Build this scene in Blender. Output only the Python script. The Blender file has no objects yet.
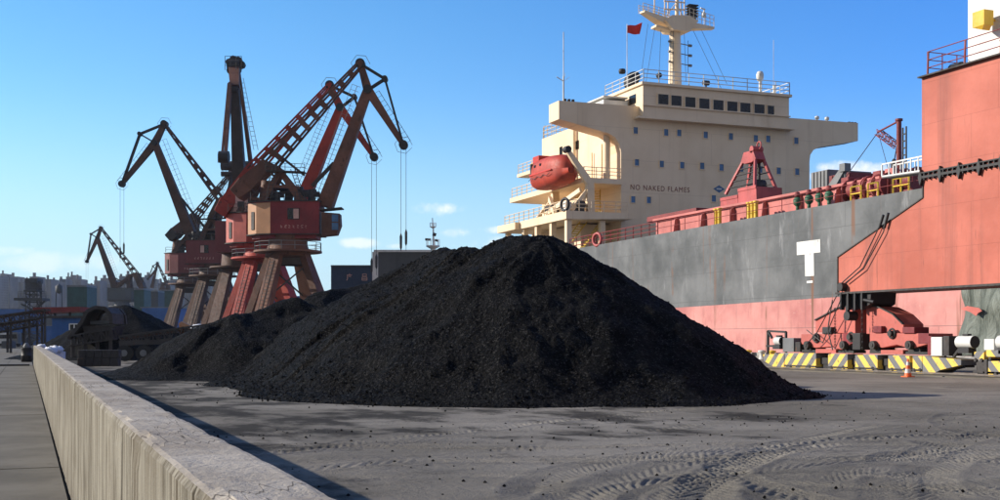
import bpy, math, random
import numpy as np
from mathutils import Vector, Matrix
random.seed(5)
R_ = math.radians
SC = bpy.context.scene
COL = SC.collection
# ------------------------------------------------------------------ camera, sky, sun
F_, HZ, VX, EYE = 1200.0, 339.0, 26.0, 1.5     # focal length / horizon / vanishing column measured on the photo, eye height in m
TH = math.atan((500 - VX) / F_)
s_, c_ = math.sin(TH), math.cos(TH)
FW, RT, UP = Vector((s_, c_, 0)), Vector((c_, -s_, 0)), Vector((0, 0, 1))
cam = bpy.data.objects.new('camera', bpy.data.cameras.new('camera')); COL.objects.link(cam)
cam.location = (0, 0, EYE); cam.rotation_euler = (R_(90), 0, -TH)
cam.data.sensor_width = 36; cam.data.lens = 36 * F_ / 1000; cam.data.shift_y = (HZ - 250) / 1000
cam.data.clip_start = .1; cam.data.clip_end = 20000
SC.camera = cam
SUN = Vector((-1.9, 1.12, .92)).normalized()    # towards the sun
EL = math.asin(SUN.z); AZ = math.atan2(SUN.x, SUN.y)
sl = bpy.data.lights.new('sun', 'SUN'); sl.energy = 5.0; sl.angle = R_(.5); sl.color = (1, .90, .77)
so = bpy.data.objects.new('sun', sl); COL.objects.link(so)
so.rotation_euler = SUN.to_track_quat('Z', 'Y').to_euler()
W = bpy.data.worlds.new('World'); SC.world = W; W.use_nodes = True
wn, wl = W.node_tree.nodes, W.node_tree.links
wn.clear()
def wmath(op, a, b=None, c=None):
    n = wn.new('ShaderNodeMath'); n.operation = op
    for i, v in enumerate((a, b, c)):
        if v is None: continue
        if isinstance(v, (int, float)): n.inputs[i].default_value = v
        else: wl.new(v, n.inputs[i])
    return n.outputs[0]
sky = wn.new('ShaderNodeTexSky'); sky.sky_type = 'NISHITA'; sky.sun_disc = False
sky.sun_elevation = EL; sky.sun_rotation = AZ % (2 * math.pi)
sky.air_density = 1.0; sky.dust_density = .0; sky.ozone_density = 3.0
hs = wn.new('ShaderNodeHueSaturation'); hs.inputs['Saturation'].default_value = 1.28; hs.inputs['Value'].default_value = 1.0
wl.new(sky.outputs[0], hs.inputs['Color'])
tc = wn.new('ShaderNodeTexCoord')
def wdot(v):
    n = wn.new('ShaderNodeVectorMath'); n.operation = 'DOT_PRODUCT'; wl.new(tc.outputs['Generated'], n.inputs[0]); n.inputs[1].default_value = v
    return n.outputs['Value']
dep = wmath('MAXIMUM', wdot(FW), .05)
cu = wmath('DIVIDE', wdot(RT), dep); cv = wmath('DIVIDE', wdot(UP), dep)
wnz = wn.new('ShaderNodeTexNoise'); wnz.inputs['Scale'].default_value = 26; wnz.inputs['Detail'].default_value = 7; wnz.inputs['Roughness'].default_value = .6
wl.new(tc.outputs['Generated'], wnz.inputs['Vector'])
acc = None
# a few small clouds low over the harbour (directions on the sky dome)
for (x, y, a, b, st) in ((438, 209, 34, 9, 1), (460, 232, 26, 8, .8), (497, 244, 52, 10, 1), (489, 230, 26, 5, .8), (362, 243, 26, 6, .55), (394, 246, 14, 4, .5), (850, 169, 44, 11, .9), (812, 176, 26, 7, .5), (0, 251, 34, 7, .5), (60, 262, 90, 12, .3), (900, 172, 40, 8, .5)):
    du = wmath('DIVIDE', wmath('SUBTRACT', cu, (x - 500) / F_), a / F_); dv = wmath('DIVIDE', wmath('SUBTRACT', cv, (HZ - y) / F_), b / F_)
    q = wmath('SUBTRACT', 1.0, wmath('ADD', wmath('MULTIPLY', du, du), wmath('MULTIPLY', dv, dv)))
    q = wmath('ADD', q, wmath('MULTIPLY', wmath('SUBTRACT', wnz.outputs['Fac'], .52), 4.6))
    m = wn.new('ShaderNodeMapRange'); m.interpolation_type = 'SMOOTHSTEP'
    m.inputs['From Min'].default_value = 0; m.inputs['From Max'].default_value = 1.3; m.inputs['To Max'].default_value = st
    wl.new(q, m.inputs['Value'])
    acc = m.outputs[0] if acc is None else wmath('MAXIMUM', acc, m.outputs[0])
mx = wn.new('ShaderNodeMix'); mx.data_type = 'RGBA'
# the sky deepens away from the sun
sd_ = wn.new('ShaderNodeMapRange'); sd_.interpolation_type = 'SMOOTHSTEP'; sd_.inputs['From Min'].default_value = -.55; sd_.inputs['From Max'].default_value = .45
wl.new(wdot(Vector((SUN.x, SUN.y, 0)).normalized()), sd_.inputs['Value'])
tn = wn.new('ShaderNodeMix'); tn.data_type = 'RGBA'; wl.new(sd_.outputs[0], tn.inputs['Factor']); tn.inputs[6].default_value = (.42, .70, 1.17, 1); tn.inputs[7].default_value = (1, 1, 1.02, 1)
tm = wn.new('ShaderNodeMix'); tm.data_type = 'RGBA'; tm.blend_type = 'MULTIPLY'; tm.inputs['Factor'].default_value = 1; wl.new(hs.outputs[0], tm.inputs[6]); wl.new(tn.outputs[2], tm.inputs[7])
# unseen broken white cloud, added behind the viewer to neutralise fill on shaded faces
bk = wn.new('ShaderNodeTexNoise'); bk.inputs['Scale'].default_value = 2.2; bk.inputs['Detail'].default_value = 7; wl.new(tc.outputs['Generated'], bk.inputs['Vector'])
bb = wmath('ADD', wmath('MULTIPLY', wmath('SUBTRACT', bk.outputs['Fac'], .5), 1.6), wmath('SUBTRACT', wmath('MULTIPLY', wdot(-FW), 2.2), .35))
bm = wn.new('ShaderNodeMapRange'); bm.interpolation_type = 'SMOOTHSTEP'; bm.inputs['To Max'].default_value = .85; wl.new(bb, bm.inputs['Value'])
hz_ = wn.new('ShaderNodeMapRange'); hz_.interpolation_type = 'SMOOTHERSTEP'; hz_.inputs['From Min'].default_value = -.02; hz_.inputs['From Max'].default_value = .23; hz_.inputs['To Min'].default_value = .85; hz_.inputs['To Max'].default_value = 0
wl.new(wdot(UP), hz_.inputs['Value'])
ml = wn.new('ShaderNodeMix'); ml.data_type = 'RGBA'; wl.new(hz_.outputs[0], ml.inputs['Factor']); wl.new(tm.outputs[2], ml.inputs[6]); ml.inputs[7].default_value = (2.6, 3.9, 4.9, 1)   # pale summer-blue air low over the water
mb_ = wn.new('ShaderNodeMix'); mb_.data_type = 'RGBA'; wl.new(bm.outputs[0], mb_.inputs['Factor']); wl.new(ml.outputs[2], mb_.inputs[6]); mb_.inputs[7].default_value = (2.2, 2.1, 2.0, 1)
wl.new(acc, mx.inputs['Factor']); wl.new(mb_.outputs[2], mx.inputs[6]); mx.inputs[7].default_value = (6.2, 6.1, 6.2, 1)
bg = wn.new('ShaderNodeBackground'); bg.inputs['Strength'].default_value = .145
wl.new(mx.outputs[2], bg.inputs['Color'])
wo = wn.new('ShaderNodeOutputWorld'); wl.new(bg.outputs[0], wo.inputs['Surface'])
SC.view_settings.view_transform = 'Standard'; SC.view_settings.look = 'None'; SC.view_settings.gamma = 1; SC.view_settings.exposure = 0.45
SC.view_settings.use_curve_mapping = False

# ------------------------------------------------------------------ measuring aids: a picture column/row on a known real plane -> metres
K = F_ / c_
def pt(px, py, d, v=0):
    l = (px - 500) / F_ * d
    p = RT * l + FW * (d + v); p.z = EYE + (HZ - py) / F_ * d
    return p
def onX(px, py, X): return pt(px, py, K * X / (px - VX))
def XatY(px, Y):
    t = (px - 500) / F_; return Y * (s_ + t * c_) / (c_ - t * s_)
def onY(px, py, Y):
    X = XatY(px, Y); return Vector((X, Y, EYE + (HZ - py) / F_ * (X * s_ + Y * c_)))
def gnd(px, py):
    d = EYE * F_ / (py - HZ); p = pt(px, py, d); p.z = 0; return p

# ------------------------------------------------------------------ mesh collector
class MB:
    def __init__(s): s.v = []; s.f = []; s.sm = []
    def add(s, vs, fs, smooth=False):
        n = len(s.v); s.v += [tuple(p) for p in vs]; s.f += [tuple(i + n for i in f) for f in fs]; s.sm += [smooth] * len(fs); return s
    def box(s, lo, hi):
        (a, b, c), (d, e, f) = lo, hi
        return s.add([(a, b, c), (d, b, c), (d, e, c), (a, e, c), (a, b, f), (d, b, f), (d, e, f), (a, e, f)],
                     [(3, 2, 1, 0), (4, 5, 6, 7), (0, 1, 5, 4), (1, 2, 6, 5), (2, 3, 7, 6), (3, 0, 4, 7)])
    def beam(s, p, q, side, w0, h0, w1=None, h1=None):
        # a tapered box from p to q; w along `side`, h across it
        p, q = Vector(p), Vector(q); w1 = w0 if w1 is None else w1; h1 = h0 if h1 is None else h1
        d = (q - p).normalized(); sd = Vector(side); sd = (sd - d * sd.dot(d))
        if sd.length < 1e-4: sd = d.orthogonal()
        sd.normalize(); u = d.cross(sd)
        vs = []
        for o, w, h in ((p, w0 / 2, h0 / 2), (q, w1 / 2, h1 / 2)):
            vs += [o + sd * w + u * h, o - sd * w + u * h, o - sd * w - u * h, o + sd * w - u * h]
        return s.add(vs, [(0, 1, 2, 3), (7, 6, 5, 4), (0, 4, 5, 1), (1, 5, 6, 2), (2, 6, 7, 3), (3, 7, 4, 0)])
    def tube(s, p, q, r0, r1=None, n=8, cap=True):
        p, q = Vector(p), Vector(q); r1 = r0 if r1 is None else r1
        d = (q - p).normalized(); a = d.orthogonal().normalized(); b = d.cross(a)
        vs = [o + (a * math.cos(2 * math.pi * i / n) + b * math.sin(2 * math.pi * i / n)) * r for o, r in ((p, r0), (q, r1)) for i in range(n)]
        s.add(vs, [(i, (i + 1) % n, n + (i + 1) % n, n + i) for i in range(n)], n > 5)
        if cap: s.add(vs, [tuple(range(n - 1, -1, -1)), tuple(range(n, 2 * n))])
        return s
    def path(s, pts, r, n=5):
        for a, b in zip(pts, pts[1:]): s.tube(a, b, r, n=n)
        return s
    def prism(s, pts, off):
        # polygon pts (3-D, planar) pushed by vector off
        n = len(pts); off = Vector(off); vs = [Vector(p) for p in pts] + [Vector(p) + off for p in pts]
        nrm = Vector((0, 0, 0))
        for i in range(n): nrm += vs[i].cross(vs[(i + 1) % n])
        flip = nrm.dot(off) > 0
        fs = [tuple(range(n)), tuple(range(2 * n - 1, n - 1, -1))] + [(i, n + i, n + (i + 1) % n, (i + 1) % n) for i in range(n)]
        if flip: fs = [f[::-1] for f in fs]
        return s.add(vs, fs)
    def lathe(s, c, prof, n=16, axis=(0, 0, 1)):
        ax = Vector(axis).normalized(); a = ax.orthogonal().normalized(); b = ax.cross(a); c = Vector(c)
        vs = [c + ax * z + (a * math.cos(2 * math.pi * i / n) + b * math.sin(2 * math.pi * i / n)) * r for r, z in prof for i in range(n)]
        fs = [(k * n + i, k * n + (i + 1) % n, (k + 1) * n + (i + 1) % n, (k + 1) * n + i) for k in range(len(prof) - 1) for i in range(n)]
        return s.add(vs, fs, True)
    def ring(s, c, Rr, r, axis, n=20, m=6):
        ax = Vector(axis).normalized(); a = ax.orthogonal().normalized(); b = ax.cross(a); c = Vector(c); vs = []
        for i in range(n):
            d = a * math.cos(2 * math.pi * i / n) + b * math.sin(2 * math.pi * i / n)
            vs += [c + d * (Rr + r * math.cos(2 * math.pi * j / m)) + ax * r * math.sin(2 * math.pi * j / m) for j in range(m)]
        return s.add(vs, [(i * m + j, ((i + 1) % n) * m + j, ((i + 1) % n) * m + (j + 1) % m, i * m + (j + 1) % m) for i in range(n) for j in range(m)], True)
    def rail(s, pts, h=1.1, r=.04, step=1.8, lines=3):
        for a, b in zip(pts, pts[1:]):
            a, b = Vector(a), Vector(b); n = max(1, round((b - a).length / step))
            for i in range(n + 1):
                p = a.lerp(b, i / n); s.tube(p, p + UP * h, r, n=5)
            for k in range(lines): s.tube(a + UP * h * (k + 1) / lines, b + UP * h * (k + 1) / lines, r * .8, n=5)
        return s
    def ladder(s, p, q, side, w=.5, r=.035, step=.35):
        p, q = Vector(p), Vector(q); sd = Vector(side).normalized() * w / 2
        s.tube(p - sd, q - sd, r, n=4); s.tube(p + sd, q + sd, r, n=4)
        n = int((q - p).length / step)
        for i in range(1, n):
            o = p.lerp(q, i / n); s.tube(o - sd, o + sd, r * .8, n=4)
        return s
    def lattice(s, p, q, side, w, h, r, n=8, up=None):
        # truss beam: four chords with zigzag
        p, q = Vector(p), Vector(q); d = (q - p).normalized(); sd = Vector(side); sd = (sd - d * sd.dot(d)).normalized(); u = d.cross(sd)
        cs = [sd * w / 2 + u * h / 2, -sd * w / 2 + u * h / 2, -sd * w / 2 - u * h / 2, sd * w / 2 - u * h / 2]
        for o in cs: s.tube(p + o, q + o, r, n=4)
        for i in range(n):
            a, b = p.lerp(q, i / n), p.lerp(q, (i + 1) / n)
            for k in range(4):
                o1, o2 = cs[k], cs[(k + 1) % 4]
                if i % 2: o1, o2 = o2, o1
                s.tube(a + o1, b + o2, r * .7, n=4); s.tube(b + o1, b + o2, r * .7, n=4)
        return s
    def build(s, name, m, parent=None, bevel=0):
        me = bpy.data.meshes.new(name)
        o0 = Vector((0, 0, 0))
        if parent is not None: o0 = Vector(parent['_o'])
        me.from_pydata([(v[0] - o0.x, v[1] - o0.y, v[2] - o0.z) for v in s.v], [], s.f)
        me.polygons.foreach_set('use_smooth', s.sm); me.update()
        ob = bpy.data.objects.new(name, me); COL.objects.link(ob); ob.data.materials.append(m)
        if parent is not None: ob.parent = parent; ob['_o'] = tuple(o0)
        if bevel:
            b = ob.modifiers.new('bevel', 'BEVEL'); b.width = bevel; b.segments = 2; b.limit_method = 'ANGLE'
        return ob
ROOTS = []
def thing(name, label, cat, loc, group=None):
    o = bpy.data.objects.new(name, None); COL.objects.link(o); o.location = loc; o.empty_display_size = .2
    o['_o'] = tuple(loc); o['label'] = label; o['category'] = cat
    if group: o['group'] = group
    return o
def single(mb, name, m, label, cat, loc, group=None, bevel=0):
    fake = {'_o': tuple(loc)}
    me_o = mb.build(name, m)
    me = me_o.data
    a = np.empty(len(me.vertices) * 3); me.vertices.foreach_get('co', a); a = a.reshape(-1, 3) - np.array(loc); me.vertices.foreach_set('co', a.ravel()); me.update()
    me_o.location = loc; me_o['label'] = label; me_o['category'] = cat
    if group: me_o['group'] = group
    if bevel:
        b = me_o.modifiers.new('bevel', 'BEVEL'); b.width = bevel; b.segments = 2; b.limit_method = 'ANGLE'
    return me_o
def struct(o): o['kind'] = 'structure'; return o
def text(body, size, M, m, name, parent, depth=.01, bold=0, sp=1.):
    cu_ = bpy.data.curves.new(name, 'FONT'); cu_.body = body; cu_.size = size; cu_.extrude = depth; cu_.offset = bold; cu_.space_character = sp; cu_.align_x = 'LEFT'; cu_.align_y = 'BOTTOM'
    t = bpy.data.objects.new('tmp', cu_); COL.objects.link(t)
    dg = bpy.context.evaluated_depsgraph_get(); me = bpy.data.meshes.new_from_object(t.evaluated_get(dg)); bpy.data.objects.remove(t)
    me.name = name
    o0 = Vector(parent['_o']); me.transform(Matrix.Translation(-o0) @ M)
    ob = bpy.data.objects.new(name, me); COL.objects.link(ob); me.materials.clear(); me.materials.append(m); ob.parent = parent; ob['_o'] = tuple(o0)
    return ob

# ------------------------------------------------------------------ materials
class NT:
    def __init__(s, name):
        s.m = bpy.data.materials.new(name); s.m.use_nodes = True; s.t = s.m.node_tree; s.b = s.t.nodes['Principled BSDF']; s.l = s.t.links
    def n(s, ty, **kw):
        x = s.t.nodes.new(ty)
        for k, v in kw.items(): setattr(x, k, v)
        return x
    def set(s, sock, v):
        if isinstance(v, (int, float, tuple)): sock.default_value = v
        else: s.l.new(v, sock)
    def math(s, op, a, b=None, clamp=False):
        x = s.n('ShaderNodeMath', operation=op, use_clamp=clamp); s.set(x.inputs[0], a)
        if b is not None: s.set(x.inputs[1], b)
        return x.outputs[0]
    def pos(s): return s.n('ShaderNodeNewGeometry').outputs['Position']
    def scl(s, v, sc):
        x = s.n('ShaderNodeVectorMath', operation='MULTIPLY'); s.set(x.inputs[0], v); x.inputs[1].default_value = sc; return x.outputs[0]
    def noise(s, scale, detail=5, rough=.55, vec=None, sc=None, dist=0):
        x = s.n('ShaderNodeTexNoise'); x.inputs['Scale'].default_value = scale; x.inputs['Detail'].default_value = detail; x.inputs['Roughness'].default_value = rough; x.inputs['Distortion'].default_value = dist
        v = vec if vec is not None else s.pos()
        if sc: v = s.scl(v, sc)
        s.l.new(v, x.inputs['Vector']); return x.outputs['Fac']
    def ramp(s, fac, lo, hi, a=0., b=1.):
        x = s.n('ShaderNodeMapRange', interpolation_type='SMOOTHSTEP'); s.set(x.inputs['Value'], fac)
        x.inputs['From Min'].default_value = lo; x.inputs['From Max'].default_value = hi; x.inputs['To Min'].default_value = a; x.inputs['To Max'].default_value = b
        return x.outputs[0]
    def mix(s, f, a, b, mode='MIX'):
        x = s.n('ShaderNodeMix', data_type='RGBA', blend_type=mode); s.set(x.inputs[0], f)
        for i, v in ((6, a), (7, b)):
            if isinstance(v, tuple): v = tuple(v[:3]) + (1,)
            s.set(x.inputs[i], v)
        return x.outputs[2]
    def xyz(s, v=None):
        x = s.n('ShaderNodeSeparateXYZ'); s.l.new(v if v is not None else s.pos(), x.inputs[0]); return x.outputs
    def bump(s, h, strength=.4, dist=.02, normal=None):
        x = s.n('ShaderNodeBump'); x.inputs['Strength'].default_value = strength; x.inputs['Distance'].default_value = dist; s.l.new(h, x.inputs['Height'])
        if normal is not None: s.l.new(normal, x.inputs['Normal'])
        return x.outputs[0]
    def fin(s, col, rough=.6, metal=0., nrm=None, spec=.4):
        s.set(s.b.inputs['Base Color'], tuple(col[:3]) + (1,) if isinstance(col, tuple) else col); s.set(s.b.inputs['Roughness'], rough); s.b.inputs['Metallic'].default_value = metal
        s.b.inputs['Specular IOR Level'].default_value = spec
        if nrm is not None: s.l.new(nrm, s.b.inputs['Normal'])
        return s.m
def paint(name, col, var=.25, rust=.25, rough=.55, scale=1., streak=.3, rustcol=(.09, .04, .022), spec=.4, metal=0.):
    # weathered paint: broad fading, vertical dirt runs, rust specks
    t = NT(name); dk = tuple(x * (1 - var) for x in col); lt = tuple(min(1, x * (1 + var * .6)) for x in col)
    c = t.mix(t.ramp(t.noise(.5 * scale, 6), .3, .7), dk, lt)
    if streak:
        sk = t.ramp(t.noise(2.2 * scale, 5, .6, sc=(1, 1, .07)), .5, .75, 0, streak)
        c = t.mix(sk, c, tuple(x * .45 for x in col))
    if rust:
        r = t.ramp(t.noise(3.2 * scale, 8, .7, sc=(1, 1, .45)), .66 - rust * .18, .74 - rust * .12)
        c = t.mix(r, c, rustcol)
    h = t.noise(6 * scale, 6, .6)
    return t.fin(c, t.ramp(h, .3, .7, rough - .1, rough + .15), metal, t.bump(h, .25, .02), spec)
def plain(name, col, rough=.6, metal=0., var=.15, scale=4, spec=.4):
    t = NT(name); n = t.noise(scale, 4)
    c = t.mix(t.ramp(n, .3, .7), tuple(x * (1 - var) for x in col), tuple(min(1, x * (1 + var)) for x in col))
    return t.fin(c, rough, metal, t.bump(n, .15, .01), spec)
M = {}
M['black'] = plain('black_steel', (.018, .017, .018), .6)
M['rope'] = plain('wire_rope', (.04, .04, .045), .7)
M['dark'] = paint('dark_steel', (.045, .04, .038), .3, .3, .7)
M['grey'] = paint('grey_steel', (.16, .165, .17), .25, .2)
M['white'] = paint('white_paint', (.66, .66, .63), .2, .3, .6)
M['yellow'] = paint('yellow_paint', (.68, .45, .04), .15, .2)
M['red'] = paint('signal_red', (.55, .035, .022), .2, .15, .5)
M['green'] = paint('green_paint', (.04, .13, .07), .2, .3)
M['glass'] = plain('dark_window_glass', (.008, .010, .013), .1, 0, .2, 1, .35)
M['bglass'] = plain('blue_window_glass', (.045, .13, .27), .15, 0, .25, 1, .4)
M['tyre'] = plain('tyre_rubber', (.02, .02, .02), .85)
M['concrete'] = plain('apron_concrete', (.26, .25, .23), .9, 0, .25, 2)

def m_orange():
    t = NT('salmon_crane_paint'); p = t.pos(); z = t.xyz(p)
    c = t.mix(t.ramp(t.noise(.35, 5), .3, .7), (.37, .092, .058), (.50, .14, .095))
    c = t.mix(t.ramp(t.noise(1.6, 5, .6, sc=(1, 1, .04)), .48, .7, 0, .75), c, (.25, .075, .055))
    st = t.math('MULTIPLY', t.ramp(t.noise(5.5, 6, .65, sc=(1, 1, .05)), .6, .68, 0, .7), t.ramp(t.noise(.7, 3), .45, .6))
    c = t.mix(st, c, (.10, .035, .025))
    c = t.mix(t.ramp(t.noise(9, 8, .7, sc=(1, 1, .3)), .74, .78), c, (.06, .02, .015))
    br = t.n('ShaderNodeTexBrick'); br.inputs['Scale'].default_value = 1; br.inputs['Brick Width'].default_value = 2.9; br.inputs['Row Height'].default_value = 1.75; br.inputs['Mortar Size'].default_value = .009
    cm = t.n('ShaderNodeCombineXYZ'); t.l.new(z[1], cm.inputs[0]); t.l.new(z[2], cm.inputs[1]); t.l.new(cm.outputs[0], br.inputs['Vector'])
    c = t.mix(t.math('MULTIPLY', br.outputs['Fac'], .35), c, (.12, .03, .022))
    h = t.math('SUBTRACT', t.noise(1.1, 3), t.math('MULTIPLY', br.outputs['Fac'], .3))
    return t.fin(c, .62, 0, t.bump(h, .35, .08), .3)
M['orange'] = m_orange()
M['pinkred'] = paint('faded_bogie_red', (.48, .115, .09), .2, .25, .6)
def m_hull():
    t = NT('ship_hull_paint'); p = t.pos(); z = t.xyz(p)
    g = t.mix(t.ramp(t.noise(.22, 7, .6), .32, .7), (.06, .065, .067), (.15, .155, .157))
    g = t.mix(t.ramp(t.noise(.9, 6, .7, sc=(1, 1, .25)), .55, .75, 0, .75), g, (.27, .275, .28))
    g = t.mix(t.ramp(t.noise(.6, 6, .6, sc=(1, 1, .04)), .52, .72, 0, .6), g, (.09, .093, .10))
    r = t.mix(t.ramp(t.noise(.3, 6), .3, .7), (.38, .13, .12), (.56, .25, .22))
    r = t.mix(t.ramp(t.noise(1.3, 7, .7, sc=(1, 1, .15)), .54, .72, 0, .7), r, (.26, .09, .075))
    r = t.mix(t.ramp(t.noise(2.3, 8, .7), .62, .7, 0, .6), r, (.58, .40, .34))
    edge = t.math('SUBTRACT', z[2], t.math('MULTIPLY_ADD', z[1], -.011)) if False else t.math('ADD', z[2], t.math('MULTIPLY', z[1], .0095))
    edge = t.math('ADD', edge, t.math('MULTIPLY', t.math('SUBTRACT', t.noise(3, 3), .5), .07))
    c = t.mix(t.ramp(edge, 5.02, 5.06), r, g)
    # shell-plate seams and thin rust runs from the scuppers
    br = t.n('ShaderNodeTexBrick'); br.inputs['Scale'].default_value = 1; br.inputs['Brick Width'].default_value = 9; br.inputs['Row Height'].default_value = 2.3; br.inputs['Mortar Size'].default_value = .022
    cm = t.n('ShaderNodeCombineXYZ'); t.l.new(z[1], cm.inputs[0]); t.l.new(z[2], cm.inputs[1]); t.l.new(cm.outputs[0], br.inputs['Vector'])
    c = t.mix(t.math('MULTIPLY', br.outputs['Fac'], .6), c, (.07, .07, .07))
    rs = t.math('MULTIPLY', t.ramp(t.noise(1.4, 4, .6, sc=(1, 1, .02)), .60, .66, 0, .85), t.ramp(t.noise(.25, 3), .42, .55))
    c = t.mix(rs, c, (.16, .075, .04))
    h = t.noise(.5, 3)
    return t.fin(c, .62, 0, t.bump(t.math('SUBTRACT', h, t.math('MULTIPLY', br.outputs['Fac'], .3)), .4, .12), .3)
M['hull'] = m_hull()
def m_cream():
    t = NT('cream_superstructure_paint')
    c = t.mix(t.ramp(t.noise(.25, 6), .3, .7), (.72, .56, .37), (.80, .64, .44))
    c = t.mix(t.ramp(t.noise(.9, 5, .6, sc=(1, 1, .05)), .52, .8, 0, .4), c, (.50, .37, .23))
    c = t.mix(t.math('MULTIPLY', t.ramp(t.noise(2.2, 6, .7, sc=(1, 1, .06)), .68, .74, 0, .6), t.ramp(t.noise(.3, 3), .5, .6)), c, (.28, .13, .06))
    z = t.xyz(); br = t.n('ShaderNodeTexBrick'); br.inputs['Scale'].default_value = 1; br.inputs['Brick Width'].default_value = 6.5; br.inputs['Row Height'].default_value = 3.45; br.inputs['Mortar Size'].default_value = .03
    cm = t.n('ShaderNodeCombineXYZ'); t.l.new(t.math('ADD', z[0], z[1]), cm.inputs[0]); t.l.new(z[2], cm.inputs[1]); t.l.new(cm.outputs[0], br.inputs['Vector'])
    c = t.mix(t.math('MULTIPLY', br.outputs['Fac'], .22), c, (.30, .2, .12))
    h = t.math('SUBTRACT', t.noise(.8, 3), t.math('MULTIPLY', br.outputs['Fac'], .2))
    return t.fin(c, .55, 0, t.bump(h, .35, .06), .3)
M['cream'] = m_cream()
def m_coal():
    t = NT('coal'); n1 = t.noise(.9, 6, .6); n2 = t.noise(9, 6, .75); n3 = t.noise(24, 4, .7)
    v = t.n('ShaderNodeTexVoronoi'); v.inputs['Scale'].default_value = 11; t.l.new(t.pos(), v.inputs['Vector'])
    v2 = t.n('ShaderNodeTexVoronoi'); v2.inputs['Scale'].default_value = 27; t.l.new(t.pos(), v2.inputs['Vector'])
    c = t.mix(t.ramp(n1, .35, .65), (.003, .003, .0033), (.0105, .0104, .0104))
    c = t.mix(t.ramp(n2, .46, .66, 0, .9), c, (.023, .0228, .0225))
    rnd = t.xyz(v2.outputs['Color'])[0]
    c = t.mix(t.ramp(rnd, .84, .97, 0, .6), c, (.075, .073, .070))
    h = t.math('ADD', t.math('MULTIPLY', v.outputs['Distance'], .9), t.math('MULTIPLY', v2.outputs['Distance'], .6))
    h = t.math('ADD', h, n3)
    return t.fin(c, t.ramp(n2, .3, .7, .45, .9), 0, t.bump(h, 1, .09), .025)
M['coal'] = m_coal()
def m_ground():
    t = NT('dusty_yard_ground'); z = t.xyz()
    base = t.mix(t.ramp(t.noise(.16, 7, .6), .35, .65), (.155, .142, .118), (.25, .23, .195))
    base = t.mix(t.ramp(t.noise(1.1, 8, .7, sc=(.5, 1, 1)), .5, .72, 0, .6), base, (.08, .075, .068))
    base = t.mix(t.ramp(t.noise(.45, 8, .7, sc=(1, .5, 1)), .56, .72, 0, .6), base, (.30, .272, .228))
    base = t.mix(t.ramp(t.noise(22, 4, .7), .66, .74, 0, .7), base, (.03, .03, .03))
    base = t.mix(t.ramp(t.noise(38, 2, .5), .73, .76), base, (.26, .25, .23))
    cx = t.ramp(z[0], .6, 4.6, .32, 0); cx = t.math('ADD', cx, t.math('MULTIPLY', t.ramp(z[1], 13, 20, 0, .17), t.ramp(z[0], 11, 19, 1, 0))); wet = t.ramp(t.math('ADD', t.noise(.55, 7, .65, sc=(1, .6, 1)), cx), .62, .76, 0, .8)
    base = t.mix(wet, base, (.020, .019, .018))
    # tread bands pressed into the dust (the relief itself is in the mesh)
    h = t.math('ADD', t.noise(9, 8, .7), t.math('MULTIPLY', t.noise(60, 4), .3))
    return t.fin(base, .93, 0, t.bump(h, .8, .04), .04)
M['ground'] = m_ground()
def m_wall():
    t = NT('board_marked_concrete'); z = t.xyz(); nn = t.n('ShaderNodeNewGeometry').outputs['Normal']; nz = t.math('ABSOLUTE', t.xyz(nn)[2])
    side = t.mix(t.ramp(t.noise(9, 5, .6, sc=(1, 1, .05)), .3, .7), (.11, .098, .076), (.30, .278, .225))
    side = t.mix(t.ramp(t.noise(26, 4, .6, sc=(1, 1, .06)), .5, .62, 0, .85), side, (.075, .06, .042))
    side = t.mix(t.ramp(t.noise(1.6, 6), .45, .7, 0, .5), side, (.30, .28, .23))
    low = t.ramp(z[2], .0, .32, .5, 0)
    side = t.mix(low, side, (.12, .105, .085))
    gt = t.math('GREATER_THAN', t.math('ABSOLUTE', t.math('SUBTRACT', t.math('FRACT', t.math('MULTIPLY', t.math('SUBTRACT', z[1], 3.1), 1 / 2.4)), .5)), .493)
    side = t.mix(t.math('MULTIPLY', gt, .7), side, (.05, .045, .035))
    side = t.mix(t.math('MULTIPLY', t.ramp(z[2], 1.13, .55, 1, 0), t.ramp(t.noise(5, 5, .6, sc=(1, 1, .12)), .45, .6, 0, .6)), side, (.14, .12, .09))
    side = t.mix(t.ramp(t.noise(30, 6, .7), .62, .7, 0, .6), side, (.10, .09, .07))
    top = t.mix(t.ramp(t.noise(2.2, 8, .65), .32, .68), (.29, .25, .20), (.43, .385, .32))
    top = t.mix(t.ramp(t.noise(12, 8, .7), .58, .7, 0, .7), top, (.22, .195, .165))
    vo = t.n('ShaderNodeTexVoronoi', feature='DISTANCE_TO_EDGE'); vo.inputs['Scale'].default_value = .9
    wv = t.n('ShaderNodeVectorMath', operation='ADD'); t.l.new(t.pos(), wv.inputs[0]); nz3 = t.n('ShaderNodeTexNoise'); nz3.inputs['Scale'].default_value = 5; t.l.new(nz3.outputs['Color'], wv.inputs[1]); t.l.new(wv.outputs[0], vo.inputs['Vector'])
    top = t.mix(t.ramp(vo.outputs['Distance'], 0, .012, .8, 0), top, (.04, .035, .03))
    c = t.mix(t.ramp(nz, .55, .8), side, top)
    h = t.math('ADD', t.noise(30, 4, .6, sc=(1, 1, .08)), t.noise(40, 5, .7))
    return t.fin(c, .92, 0, t.bump(h, .6, .012), .06)
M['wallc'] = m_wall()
def m_path():
    t = NT('old_concrete_paving')
    c = t.mix(t.ramp(t.noise(.6, 7, .6), .35, .65), (.105, .094, .075), (.16, .145, .118))
    c = t.mix(t.ramp(t.noise(5, 8, .7), .55, .72, 0, .6), c, (.08, .073, .062))
    c = t.mix(t.ramp(t.noise(30, 3, .6), .68, .74, 0, .6), c, (.035, .03, .028))
    return t.fin(c, .92, 0, t.bump(t.noise(30, 6, .7), .5, .012), .2)
M['path'] = m_path()
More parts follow.
